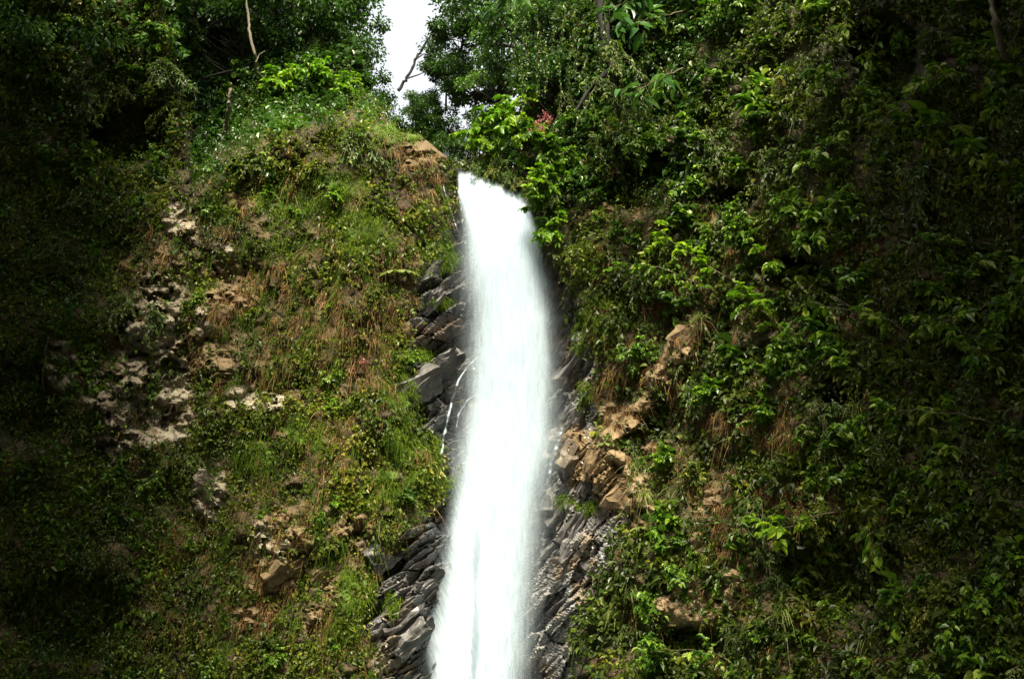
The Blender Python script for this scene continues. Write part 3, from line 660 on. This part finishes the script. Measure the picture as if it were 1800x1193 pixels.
def make_vine(name, ln, seed, mat='hang', leaf=.14, per=26):
    rs = np.random.default_rng(seed); k = 12
    z = np.linspace(0, -ln, k); p = np.stack([.06 * ln * np.sin(z * 1.3 + seed) * .5, -.12 + 0 * z, z], -1) + rs.normal(0, .03, (k, 3)); root = empty(name)
    t = rs.random(int(per * ln)); c, dd = sample_path(p, t); n = len(t)
    D = rs.normal(0, .7, (n, 3)) + [0, -.2, -.7]; N = rs.normal(0, .4, (n, 3)) + [0, -.7, .5]
    L = leaf * np.exp(rs.normal(0, .25, n))
    obj('foliage', leaf_mesh('foliage', c, D, N, L, L * .6, np.clip(rs.random(n), 0, 1)), M[mat], root)
    obj('stem', tubes('stem', [(p, np.full(k, .012))], 4), M['stem'], root)
    return root
protos = {}
protos['round'] = [make_shrub('shrub', 'shrub', 11, 34, 1.25, .19, .62, .35, 300 + i) for i in range(4)]
protos['broad'] = [make_shrub('shrub', 'shrub', 8, 18, 1.5, .33, .60, .4, 320 + i) for i in range(3)]
protos['fine'] = [make_shrub('shrub', 'ivy', 13, 44, 1.0, .13, .6, .55, 340 + i) for i in range(3)]
protos['droop'] = [make_shrub('shrub', 'hang', 10, 36, 1.5, .18, .45, 1.1, 360 + i, up=.2, spread=.5) for i in range(3)]
protos['bright'] = [make_shrub('shrub', 'bright', 10, 34, 1.1, .17, .6, .5, 380 + i) for i in range(2)]
protos['tuft'] = [make_tuft('grass_tuft', 'fern' if i else 'hang', 70, .9, .035, 400 + i) for i in range(3)]
protos['drytuft'] = [make_tuft('dry_grass_tuft', 'dry', 90, .85, .03, 410 + i, 1.3) for i in range(3)]
protos['fern'] = [make_fern('fern', 9, .9, 420 + i) for i in range(2)]
protos['vine'] = [make_vine('hanging_vine', 2.4 + .8 * i, 430 + i) for i in range(3)]
for k_, n_ in (('broad', 'broad_leaved_plant'), ('fine', 'creeping_plant'), ('droop', 'drooping_plant')):
    for p_ in protos[k_]: p_.name = n_
used = set(); place_rng = np.random.default_rng(99)
def put(kind, u, v, scale, label=None, cat=None, group=None, yaw=None, out=0.0, idx=None, Y=None):
    L = protos[kind]; pr = L[int(place_rng.integers(len(L))) if idx is None else idx]
    if pr.name in used: o = dup(pr)
    else: o = pr; used.add(pr.name)
    p = S(np.array(float(u)), np.array(float(v))) if Y is None else PT(np.array(float(u)), np.array(float(v)), Y)
    o.location = (p[0], p[1] - out, p[2])
    o.rotation_euler = (0, 0, place_rng.uniform(-.7, .7) if yaw is None else yaw)
    s = scale * .9; o.scale = (s, s, s * place_rng.uniform(.85, 1.1))
    props(o, label, cat, group); return o
DESC = {'round': 'leafy green shrub', 'broad': 'broad leaved glossy plant', 'fine': 'fine leaved creeping plant', 'droop': 'drooping leafy plant', 'bright': 'fresh bright green shrub',
        'tuft': 'green arching grass tuft', 'drytuft': 'dry brown hanging grass tuft', 'fern': 'small feathery fern', 'vine': 'thin hanging leafy vine'}
CAT = {'broad': 'broad leaved plant', 'fine': 'creeping plant', 'droop': 'drooping plant', 'tuft': 'grass tuft', 'drytuft': 'grass tuft', 'fern': 'fern', 'vine': 'vine'}
LM = [(275, 600, 'the large pale rock face'), (225, 235, 'the dark hollow high on the left'), (368, 865, 'the knobbly whitish rock'), (690, 485, 'the pair of pale ferns'), (560, 150, 'the bright bush on the left hill'),
      (670, 972, 'the flat grey block'), (500, 1000, 'the tan folded slab'), (660, 235, 'the grassy knob'), (485, 705, 'the whitish rock halfway down the left cliff'), (395, 440, 'the round pale stone'), (705, 830, 'the bright moss left of the fall'),
      (403, 190, 'the mottled pale trunk'), (440, 60, 'the pale crooked trunk'), (110, 640, 'the dim pale patch at the left edge'), (720, 1125, 'the lower left splash'), (770, 640, 'the dark slabs with a trickle'), (404, 880, 'the long liana'), (200, 900, 'the liana in the dark'),
      (1210, 590, 'the sandy rock rib'), (1225, 1070, 'the big dark brown overhanging rock'), (1095, 870, 'the large tan rock'), (1038, 362, 'the orange brown rock'), (945, 215, 'the pink flowers'), (1090, 200, 'the thick black trunk'), (1560, 110, 'the darkest hollow'),
      (1755, 60, 'the pale spotted trunk'), (1200, 430, 'the long branch above the rib'), (1400, 480, 'the branch arching left'), (1600, 720, 'the long yellow green branch'), (1700, 550, 'the bare twiggy branch'), (1400, 920, 'the branch with long pale leaves'), (1290, 760, 'the hanging dry grass'),
      (1230, 1150, 'the branch along the bottom'), (1430, 270, 'the branch with pale undersides'), (1110, 150, 'the lowest branch of big leaves'), (1010, 940, 'the narrow grey column'), (1480, 560, 'the small brown bare patch'), (960, 370, 'the spray over the water')]
def where(u, v):
    a, b, n = min(LM, key=lambda q: (q[0] - u) ** 2 + (q[1] - v) ** 2); dx, dy = u - a, v - b; d = math.hypot(dx, dy)
    if d < 22: return 'close against ' + n
    side = ('right of ' if dx > 0 else 'left of ') if abs(dx) > 2.2 * abs(dy) else ('below ' if dy > 0 else 'above ') if abs(dy) > 2.2 * abs(dx) else ('below and ' if dy > 0 else 'above and ') + ('right of ' if dx > 0 else 'left of ')
    return ('just ' if d < 75 else 'well ' if d > 150 else '') + side + n
placed = []
def spread(n, box, kinds, wts, dens, smin, smax, mind):
    k = 0; tries = 0
    while k < n and tries < 60000:
        tries += 1
        u = place_rng.uniform(box[0], box[2]); v = place_rng.uniform(box[1], box[3])
        if v < pl(u, SKY) + 15 or place_rng.random() > dens(np.array(u), np.array(v)): continue
        if any((u - a) ** 2 + (v - b) ** 2 < mind ** 2 for a, b in placed): continue
        placed.append((u, v)); kd = str(place_rng.choice(kinds, p=wts)); sz_ = place_rng.uniform(smin, smax)
        lb = (('small ' if sz_ < smin + .25 * (smax - smin) else 'large ' if sz_ > smin + .75 * (smax - smin) else '') + DESC[kd] + ' ' + where(u, v))
        for a_, b_ in (('well ', ''), ('just ', ''), ('large ', ''), ('small ', ''), ('leafy green shrub', 'leafy shrub'), ('dry brown hanging grass', 'dry grass'), ('fine leaved creeping', 'creeping'), (' halfway down the left cliff', '')):
            if len(lb.split()) > 16: lb = lb.replace(a_, b_, 1)
        put(kd, u, v, sz_, lb, CAT.get(kd, 'shrub'), DESC[kd].replace('shrub', 'shrubs').replace('plant', 'plants').replace('tuft', 'tufts').replace('fern', 'ferns').replace('vine', 'vines') + ' on the cliffs'); k += 1
    return k
nb = lambda u, v: (1 - bare(u, v)) * (1 - blobs(u, v, DARK))
# right cliff
print('R', spread(170, (1130, -20, 1850, 1210), ['round', 'broad', 'fine', 'droop', 'tuft'], [.42, .2, .12, .2, .06], nb, .75, 1.25, 44))
print('Rn', spread(60, (985, 340, 1330, 1200), ['round', 'fine', 'tuft', 'drytuft', 'droop', 'fern'], [.22, .2, .2, .2, .12, .06], nb, .5, .85, 34))
# left cliff
print('Rt', spread(30, (950, 150, 1180, 440), ['round', 'fine', 'droop', 'bright'], [.4, .25, .2, .15], lambda u, v: 1.0, .6, 1.0, 26))
print('L', spread(70, (330, 250, 790, 1200), ['fine', 'round', 'drytuft', 'bright', 'fern'], [.5, .15, .2, .1, .05], nb, .35, .7, 42))
print('Ld', spread(60, (-40, 330, 400, 1200), ['fine', 'round', 'droop', 'vine'], [.45, .2, .2, .15], nb, .5, .9, 52))
print('Lt', spread(50, (-40, -20, 640, 300), ['round', 'fine', 'droop', 'broad'], [.4, .3, .2, .1], nb, .9, 1.4, 52))
print('V', spread(22, (1180, 100, 1780, 1000), ['vine', 'drytuft'], [.6, .4], nb, .6, 1.0, 24))

for kd, u, v, sc_, lb in [('tuft', 1180, 1020, .9, 'green grass tuft hanging over the top of the big dark brown rock'), ('fern', 1260, 1030, .9, 'fern growing on the right shoulder of the big dark brown rock'), ('fine', 1150, 1085, .8, 'creeping plant against the left end of the big dark brown rock'),
      ('droop', 1270, 1090, .8, 'drooping plant below the big dark brown rock'), ('tuft', 1235, 560, .8, 'green grass tuft at the upper end of the sandy rock rib'), ('drytuft', 1190, 600, .7, 'dry grass tuft growing over the middle of the sandy rock rib'),
      ('fine', 1230, 610, .7, 'creeping plant spilling onto the sandy rock rib'), ('round', 1150, 620, .6, 'small leafy shrub left of the sandy rock rib'), ('tuft', 1120, 820, .8, 'arching grass tuft over the large tan rock'), ('tuft', 1135, 870, .9, 'arching grass tuft right of the large tan rock'),
      ('tuft', 1110, 1040, 1.0, 'big arching grass tuft left of the dark brown rock'), ('tuft', 1085, 1075, .9, 'arching grass tuft at the foot of the grey columns'), ('tuft', 1100, 955, .9, 'arching grass tuft right of the narrow grey column'), ('fern', 1130, 930, .9, 'fern below the large tan rock')]:
    put(kd, u, v, sc_, lb, CAT.get(kd, 'shrub'), out=.15)
# named plants the eye goes to
put('fern', 690, 488, 1.15, 'pale feathery fern on the left cliff, the left one of a pair near the fall', 'fern', yaw=-.3, out=.3, idx=0)
put('fern', 712, 484, 1.0, 'pale feathery fern on the left cliff, the right one of a pair near the fall', 'fern', yaw=.5, out=.3, idx=1)
put('bright', 500, 160, 1.5, 'bright green bush above the dark hollow at top of left cliff, its left half', 'bush', out=.8, idx=0)
put('bright', 560, 150, 1.6, 'bright green bush crowning the dark hollow at top of left cliff', 'bush', out=1.0, idx=1)
put('bright', 605, 165, 1.2, 'bright green bush right of the hollow, next to the grassy knob', 'bush', out=.6, idx=0)
for i, (u, v, s) in enumerate([(885, 232, 2.0), (915, 205, 1.7), (860, 250, 1.4), (930, 250, 1.6)]):
    put('bright', u, v, s, ['vivid lime green bush overhanging the top of the fall, its centre', 'vivid lime green bush above the fall, uppermost clump', 'vivid lime green bush above the fall, clump nearest the sky gap', 'vivid lime green bush above the fall, clump nearest the pink flowers'][i], 'bush', 'lime green bushes above the lip', Y=61.3)
for i, (u, v, s, k) in enumerate([(946, 322, 1.4, 'bright'), (955, 362, 1.2, 'round'), (962, 300, 1.3, 'bright'), (975, 408, 1.2, 'bright'), (1005, 450, 1.1, 'fine'), (955, 270, 1.4, 'round')]):
    put(k, u, v, s, ['leafy spray hanging over the right edge of the fall near its top', 'dark green spray drooping onto the white water', 'green bush right above the spray over the fall', 'low green spray reaching left at mid water height', 'fine leaved clump under the spray beside the fall', 'green bush beneath the pink flowers'][i], 'bush', Y=58.8)
for i, (u, v) in enumerate([(880, 288), (908, 302), (858, 276), (936, 318), (835, 268)]):
    put('droop', u, v, [.9, .8, .7, .9, .6][i], 'dark drooping bush over the lip of the fall, ' + ['in its middle', 'second from the right rock', 'left of the middle', 'against the right rock', 'nearest the left knob'][i], 'bush', 'dark bushes at the lip', Y=61.2)

# sprays of branches with twigs reaching over the right cliff
def branch_plant(name, pts, out, leaf, nleaf, label, cat, mat='shrub', seed=0, wr=.6, twl=.9, rad=.035, smat='stem', Ybase=None, droop=.25):
    rs = np.random.default_rng(seed); q = []
    for i, (u, v) in enumerate(pts):
        Yb = float(Ydepth(np.array(float(u)), np.array(float(v)))) if Ybase is None else Ybase
        q.append(PT(np.array(float(u)), np.array(float(v)), Yb - out * (i / max(1, len(pts) - 1)) ** .6))
    q = np.array(q); s = np.linspace(0, len(q) - 1, 14); q = np.stack([np.interp(s, range(len(q)), q[:, c]) for c in range(3)], -1); q[1:-1] += rs.normal(0, .03, (12, 3))
    o3 = q[0].copy(); q = q - o3; paths = [(q, np.linspace(rad, rad * .3, 14))]; P, D, N = [], [], []
    ntw = 12
    for k in range(ntw):
        b, dd = sample_path(q, np.array([rs.uniform(.25, 1)])); d = unit(dd[0] * .7 + rs.normal(0, .6, 3) + [0, -.1, .1])
        tw = bend_path(b[0], d, twl * rs.uniform(.5, 1.1), droop, 6, .03, rs); paths.append((tw, np.linspace(rad * .35, rad * .12, 6)))
        m = max(2, nleaf // ntw); c, d2 = sample_path(tw, rs.uniform(.15, 1, m)); sd_ = unit(np.cross(d2, [0, 0, 1.0])) * rs.choice([-1, 1], (m, 1))
        P.append(c); D.append(d2 * .6 + sd_ * .8 + rs.normal(0, .25, (m, 3)) + [0, 0, -.2]); N.append(np.array([0, -.3, .85]) + rs.normal(0, .3, (m, 3)))
    P, D, N = map(np.concatenate, (P, D, N)); L = leaf * np.exp(rs.normal(0, .25, len(P)))
    root = empty(name, o3); obj('foliage', leaf_mesh('foliage', P, D, N, L, L * wr, np.clip(rs.random(len(P)) * .8 + .25, 0, 1)), M[mat], root)
    obj('branch', tubes('branch', paths, 5), M[smat], root); props(root, label, cat); return root
bpz = [
    ([(1310, 500), (1250, 470), (1190, 430), (1150, 400)], 2.2, .24, 170, 'long leafy branch reaching left above the sandy rib, tipped with pale leaves', 'bright'),
    ([(1300, 520), (1230, 500), (1160, 470), (1090, 470)], 2.0, .24, 150, 'lower leafy branch reaching left towards the fall under its longer neighbour', 'shrub'),
    ([(1540, 560), (1460, 520), (1390, 480), (1330, 445)], 2.5, .27, 190, 'leafy branch arching left in the middle of the right cliff', 'bright'),
    ([(1430, 610), (1370, 570), (1310, 520)], 1.8, .24, 190, 'bright leafy branch under the arching branch on right cliff', 'bright'),
    ([(1620, 600), (1560, 560), (1490, 545), (1420, 530)], 2.5, .28, 110, 'thin branch with scattered large pale leaves on right cliff', 'shrub'),
    ([(1800, 760), (1700, 730), (1600, 720), (1500, 740)], 2.6, .27, 210, 'long branch with yellow green leaves reaching in from the dark right edge', 'shrub'),
    ([(1790, 520), (1730, 540), (1670, 560), (1600, 570)], 2.0, .25, 120, 'bare twiggy branch curving at the right edge halfway up', 'shrub'),
    ([(1500, 900), (1430, 905), (1370, 930), (1330, 915)], 2.0, .28, 100, 'branch with long pale leaves low on the right cliff', 'bright'),
    ([(1500, 160), (1460, 130), (1430, 140)], 2.2, .26, 150, 'leafy branch beside the darkest hollow high on the right cliff', 'shrub'),
    ([(1700, 150), (1650, 130), (1610, 150)], 2.2, .26, 150, 'leafy branch right of the darkest hollow high on the right cliff', 'shrub'),
    ([(1400, 300), (1430, 260), (1480, 240)], 2.0, .24, 150, 'leafy branch with pale undersides below the darkest hollow', 'shrub'),
    ([(1320, 1190), (1260, 1150), (1200, 1140), (1140, 1150)], 2.0, .24, 190, 'leafy branch along the bottom of the right cliff', 'shrub'),
    ([(1760, 640), (1740, 620), (1700, 615)], 2.5, .27, 120, 'leafy branch near the right edge above the long yellow green one', 'shrub')]
for i, b in enumerate(bpz): branch_plant('leafy_branch', b[0], b[1], b[2], int(b[3] * 1.3), b[4], 'branch', b[5], 500 + i)
# large lobed leaves hanging from above
for i, (pts, n) in enumerate([([(1180, -60), (1120, -10), (1070, 20)], 60), ([(1200, 20), (1150, 30), (1110, 45)], 44), ([(1200, 120), (1160, 140), (1110, 165)], 40), ([(960, -60), (920, -20), (890, 10)], 44)]):
    branch_plant('broad_leaved_branch', pts, 2.0, .55, n, ['branch of big pale green leaves at the top edge', 'branch of big leaves just below the top edge one', 'lowest branch of big leaves, over the dark trunk', 'branch of big leaves at the top edge nearest the sky gap'][i], 'branch', 'biglobe', 540 + i, wr=.42, twl=1.1, Ybase=54.0)
for i, (u, v, k) in enumerate([(1072, 60, 'vine'), (1088, 130, 'vine'), (1060, 10, 'vine'), (1100, 190, 'droop'), (1075, 95, 'droop'), (1130, 260, 'round'), (1050, 150, 'droop')]):
    put(k, u, v, 1.1, ['leafy vine crossing the black trunk near its middle', 'leafy vine crossing the black trunk lower down', 'leafy vine crossing the black trunk at the top edge', 'drooping plant growing on the lower black trunk', 'drooping plant growing on the upper black trunk', 'leafy bush at the foot of the black trunk', 'drooping plant left of the black trunk'][i], 'vine' if k == 'vine' else 'bush', Y=55.9)
# pink flowers
rs = np.random.default_rng(8); fl = empty('flower_cluster', PT(np.array(945.), np.array(215.), 58.3))
for k, (du, dv) in enumerate([(0, 0), (-12, 12), (14, -14), (8, 14), (22, -4)]):
    c = np.array([du * .024, 0, -dv * .024]); n = 26
    obj('petals', leaf_mesh('petals', c + rs.normal(0, .1, (n, 3)), rs.normal(0, 1, (n, 3)) + [0, 0, -.5], rs.normal(0, 1, (n, 3)) + [0, -1, .6], .11, .07, rs.random(n)), M['flower'], fl)
obj('stem', tubes('stem', [(np.array([[.3, .8, .5], [.1, .2, .15], [0, 0, 0]]), np.array([.03, .02, .015]))], 5), M['stem'], fl)
props(fl, 'cluster of pink flowers beside the lime green bush above the fall', 'flowers')
for i, (u, v, sc_) in enumerate([(838, 292, .38), (862, 300, .5), (888, 310, .5), (914, 322, .6), (938, 334, .6)]):
    put('fine' if i % 2 else 'droop', u, v, sc_, 'small dark plant trailing over the lip of the fall, ' + ['furthest up the slanting edge', 'second down the slanting edge', 'halfway down the slanting edge', 'fourth down the slanting edge', 'at its right corner'][i], 'creeping plant' if i % 2 else 'drooping plant', 'small plants trailing over the lip', Y=60.1)
for i, (u, v) in enumerate([(588, 438), (640, 640), (622, 655)]):
    n = 9; o = obj('pink_blossom', leaf_mesh('pink_blossom', rs.normal(0, .05, (n, 3)), rs.normal(0, 1, (n, 3)), rs.normal(0, 1, (n, 3)) + [0, -1, .6], .10, .08, rs.random(n)), M['flower'])
    o.location = S(np.array(float(u)), np.array(float(v))) + np.array([0, -.45, 0]); props(o, 'small pink blossom ' + ['high among the creepers of the left cliff', 'halfway down the left cliff, right one of two', 'halfway down the left cliff, left one of two'][i], 'blossom', 'pink blossoms on the left cliff')

# ---------------------------------------------------------------- trees
def make_tree(name, H, cr, nl, leaf, seed, mat='tree', tr=.22, crown_z=.62, smat='bark', flat=.8, lean=0.0, ncl=34):
    rs = np.random.default_rng(seed); k = 12; z = np.linspace(0, H * .8, k)
    tp = np.stack([lean * z + .25 * np.sin(z * .5 + seed), .2 * np.cos(z * .4 + seed) - .2, z], -1); paths = [(tp, np.linspace(tr, tr * .35, k))]
    P, D, N, L, T = [], [], [], [], []
    for c in range(ncl):
        th = rs.uniform(0, 2 * math.pi); rr_ = cr * rs.uniform(.2, 1) ** .6; zz = H * crown_z + rs.normal(0, .33) * cr * flat + (cr - rr_) * .35
        cc = np.array([lean * zz + rr_ * math.cos(th), rr_ * math.sin(th), zz])
        b, _ = sample_path(tp, np.array([min(.98, max(.3, (zz / (H * .8)) - .2))]))
        mid = (b[0] + cc) / 2 + rs.normal(0, .12 * cr, 3) * .6; lb = np.array([b[0], mid, cc]); s = np.linspace(0, 2, 7)
        lb = np.stack([np.interp(s, range(3), lb[:, q]) for q in range(3)], -1); paths.append((lb, np.linspace(tr * .3, tr * .06, 7)))
        m = int(nl / ncl * rs.uniform(.6, 1.4)); R_ = cr * rs.uniform(.22, .4)
        q = rs.normal(0, 1, (m, 3)); q = unit(q) * (rs.random((m, 1)) ** .45) * np.array([1, 1, .6]) * R_
        P.append(cc + q); D.append(q / R_ + rs.normal(0, .5, (m, 3)) + [0, 0, -.35]); N.append(np.array([0, -.15, .9]) + rs.normal(0, .4, (m, 3)))
        L.append(leaf * np.exp(rs.normal(0, .25, m))); T.append(rs.random() * .4 + .6 * rs.random(m))
    P, D, N, L, T = map(np.concatenate, (P, D, N, L, T)); root = empty(name)
    obj('crown', leaf_mesh('crown', P, D, N, L, L * .6, np.clip(T, 0, 1)), M[mat], root); obj('trunk', tubes('trunk', paths, 7), M[smat], root)
    return root
protos['treeA'] = [make_tree('tree', 9, 3.0, 5200, .20, 600), make_tree('tree', 8, 2.6, 4600, .18, 601), make_tree('tree', 10, 3.4, 6000, .22, 602)]
protos['treeC'] = [make_tree('tree', 9, 3.0, 5600, .24, 620 + i, tr=.14, crown_z=.55, flat=1.1, ncl=44) for i in range(3)]
protos['treeB'] = [make_tree('tree', 8, 2.3, 2600, .17, 610, ncl=22), make_tree('tree', 7, 2.0, 2000, .16, 611, ncl=18)]
def tree(kind, u, v, Y, s, label, group='trees above the cliffs', idx=None):
    """(u,v) = where the middle of the crown shows, Y its distance"""
    o = put(kind, 0, 0, 1, label, 'tree', group, yaw=place_rng.uniform(0, 6.28), Y=30, idx=idx)
    p = PT(np.array(float(u)), np.array(float(v)), Y); s = s * 1.0; o.scale = (s, s, s); o.location = (p[0], p[1], p[2] - 5.4 * s); return o
T_ = [('treeA', 588, 20, 70, .9, 'dense tree at the left edge of the sky gap, uppermost'), ('treeA', 604, 115, 69, .75, 'dense tree behind the bright bush on the left hill'), ('treeA', 500, 30, 68, 1.1, 'tall tree on the left hill left of the sky gap tree'),
      ('treeA', 640, 190, 72, .62, 'small dense tree just behind the grassy knob'), ('treeA', 420, 50, 67, 1.1, 'tree behind the pale crooked trunk'), ('treeA', 340, 30, 66, 1.2, 'shaded tree left of the pale crooked trunk'),
      ('treeA', 250, 70, 65, 1.1, 'dark tree above the left hollow'), ('treeA', 150, 30, 64, 1.2, 'dark tree near the upper left corner'), ('treeA', 30, 80, 63, 1.2, 'darkest tree in the upper left corner'), ('treeC', 712, 232, 78, .5, 'hazy green tree behind the knob right of the small dense one'),
      ('treeC', 765, 232, 76, .5, 'hazy green tree between knob and fall'), ('treeA', 870, 20, 72, 1.0, 'dark tree right of the sky gap at the top edge'), ('treeA', 880, 120, 70, .8, 'dark tree above the lime green bush'), ('treeC', 835, 150, 74, .62, 'thin open tree against the sky, branches showing'),
      ('treeC', 742, 178, 77, .36, 'smallest open tree against the sky gap'), ('treeC', 785, 118, 76, .5, 'slender open tree against the sky gap, above the smallest'), ('treeC', 812, 55, 76, .72, 'thin open tree at the right side of the sky gap'), ('treeA', 930, 30, 66, 1.1, 'dark tree over the top of the right cliff'), ('treeC', 752, 195, 75, .34, 'small open tree below the lower sky gap'), ('treeA', 1000, 20, 63.5, 1.0, 'tree draped in creepers at top right of the fall'),
      ('treeC', 792, 262, 68, .42, 'low dark tree close behind the lip, filling the notch'), ('treeC', 858, 225, 70, .5, 'small dark tree behind the lip of the fall'), ('treeA', 985, 150, 62, .75, 'leafy tree hanging over the right cliff top'), ('treeA', 1180, 0, 59, .8, 'tree at the top edge right of the dark trunk'), ('treeA', 1340, 20, 56, .8, 'sunlit tree at the top of the right cliff')]
for t in T_: tree(*t)
# curtain of creepers on the right, beside the dark trunk
for i in range(16):
    u = 905 + i * 9 + place_rng.uniform(-4, 4); v = place_rng.uniform(-30, 120)
    put('vine', u, v, 1.0, ['first', 'second', 'third', 'fourth', 'fifth', 'sixth', 'seventh', 'eighth', 'ninth', 'tenth', 'eleventh', 'twelfth', 'thirteenth', 'fourteenth', 'fifteenth', 'last'][i] + ' creeper strand from the sky gap in the curtain beside the black trunk', 'vine', 'creeper curtain strands', Y=58.2 + place_rng.uniform(-.5, .5))
def trunk(name, pts, rad, mat, label, Y0, cat='tree', br=(), u_free=False):
    Yb_ = Y0 if u_free else float(Ydepth(np.array(float(pts[0][0])), np.array(float(pts[0][1])))) + .5
    q = np.array([PT(np.array(float(u)), np.array(float(v)), Yb_ + (Y0 - Yb_) * min(1, k_ / 2)) for k_, (u, v) in enumerate(pts)]); s = np.linspace(0, len(q) - 1, 24)
    q2 = np.stack([np.interp(s, range(len(q)), q[:, c]) for c in range(3)], -1); rs = np.random.default_rng(int(pts[0][0])); q2 += rs.normal(0, .035, q2.shape)
    base = q2[0].copy(); paths = [(q2 - base, np.linspace(rad, rad * .6, 24) * (1 + rs.normal(0, .08, 24)))]
    o = empty(name, base); obj('trunk', tubes('trunk', paths, 8), M[mat], o)
    for b in br:
        qq = np.array([PT(np.array(float(u)), np.array(float(v)), Y0 - .1) for u, v in b]) - base
        obj('limb', tubes('limb', [(qq, np.linspace(rad * .5, rad * .2, len(qq)))], 6), M[mat], o)
    props(o, label, cat); return o
trunk('bare_tree', [(470, 150), (450, 128), (449, 100), (440, 60), (436, 30), (433, -30)], .09, 'palebark', 'pale crooked trunk on the upper left hill', 62.5, br=[[(450, 110), (456, 96), (466, 90)]])
trunk('bare_tree', [(394, 255), (398, 220), (403, 190), (405, 150)], .13, 'palebark', 'pale mottled trunk under the left hill trees', 62.0)
trunk('bare_tree', [(500, 50), (512, 10), (520, -30)], .07, 'palebark', 'thin slanting pale trunk near the top edge left', 62.5)
trunk('bare_tree', [(1775, 120), (1760, 80), (1750, 40), (1735, -20)], .13, 'palebark', 'pale spotted trunk in the upper right corner', 40)
trunk('bare_tree', [(1140, 290), (1095, 200), (1078, 120), (1062, 60), (1050, -40)], .30, 'bark', 'thick black trunk leaning beside the creeper curtain', 56.6, br=[[(1078, 120), (1040, 150), (1010, 200)]])
trunk('bare_tree', [(700, 160), (720, 130), (738, 90), (760, 60)], .10, 'bark', 'dark branch reaching across the sky gap', 73, u_free=True, br=[[(716, 138), (735, 132), (750, 125)], [(730, 105), (745, 95), (765, 98)]])
for i, (u, v0, v1) in enumerate([(200, 810, 1010), (404, 800, 960), (90, 570, 700), (345, 180, 240), (302, 450, 500), (670, 900, 1000)]):
    a = S(np.array(float(u)), np.array(float(v0))); b = a + np.array([.1, -.5, -(v1 - v0) * .0243]); k = 10; s = np.linspace(0, 1, k)[:, None]
    q = a + (b - a) * s + place_rng.normal(0, .04, (k, 3)) + np.array([0, -.5, 0]) * np.sin(s * 3.14); o = obj('liana', tubes('liana', [(q - a, np.full(k, .014))], 5), M['stem']); o.location = a
    props(o, ['long thin liana hanging down the dark lower left cliff', 'liana hanging above the whitish rock', 'liana in the dark at the left edge', 'short liana under the upper left hollow', 'short pale root hanging above the pale rock face', 'reddish root hanging onto the flat grey block'][i], 'liana')

# unseen tall trees added beside the viewer so their crowns darken the gorge sides
protos['shade'] = [make_tree('added_shade_tree', 46, 9.5, 9000, 1.1, 700, tr=.7, crown_z=.84, flat=.55, ncl=60), make_tree('added_shade_tree', 42, 9.0, 8000, 1.1, 701, tr=.7, crown_z=.84, flat=.6, ncl=56)]
sh = [(-23, 36, 'left bank nearest the cliff'), (-23, 21, 'left bank in the middle'), (-27, 49, 'left bank at the foot of the cliff'), (-22, 5, 'left bank beside the viewer'),
      (19, 24, 'right bank in the middle'), (19, 9, 'right bank beside the viewer'), (27, 28, 'right bank halfway to the cliff'), (20, -6, 'right bank behind the viewer'), (-20, -10, 'left bank behind the viewer'), (19.5, 37, 'right bank under the cliff'),
      (-36, 28, 'left bank against the side wall'), (33, 18, 'right bank against the side wall'), (19.5, 31, 'right bank, standing between its two neighbours'), (25, 20, 'right bank, set back from the water')]
for i, (x, y, t) in enumerate(sh):
    o = put('shade', 0, 0, 1, 'tall unseen shade tree added on the ' + t, 'tree', 'added shade trees around the viewer', Y=30, idx=i % 2, yaw=i * 1.3)
    o.location = (x, y, -1.8); o.scale = (1, 1, 1)
for k, L in protos.items():
    for p in L:
        if p.name not in used:
            for c in list(p.children): bpy.data.objects.remove(c)
            bpy.data.objects.remove(p)
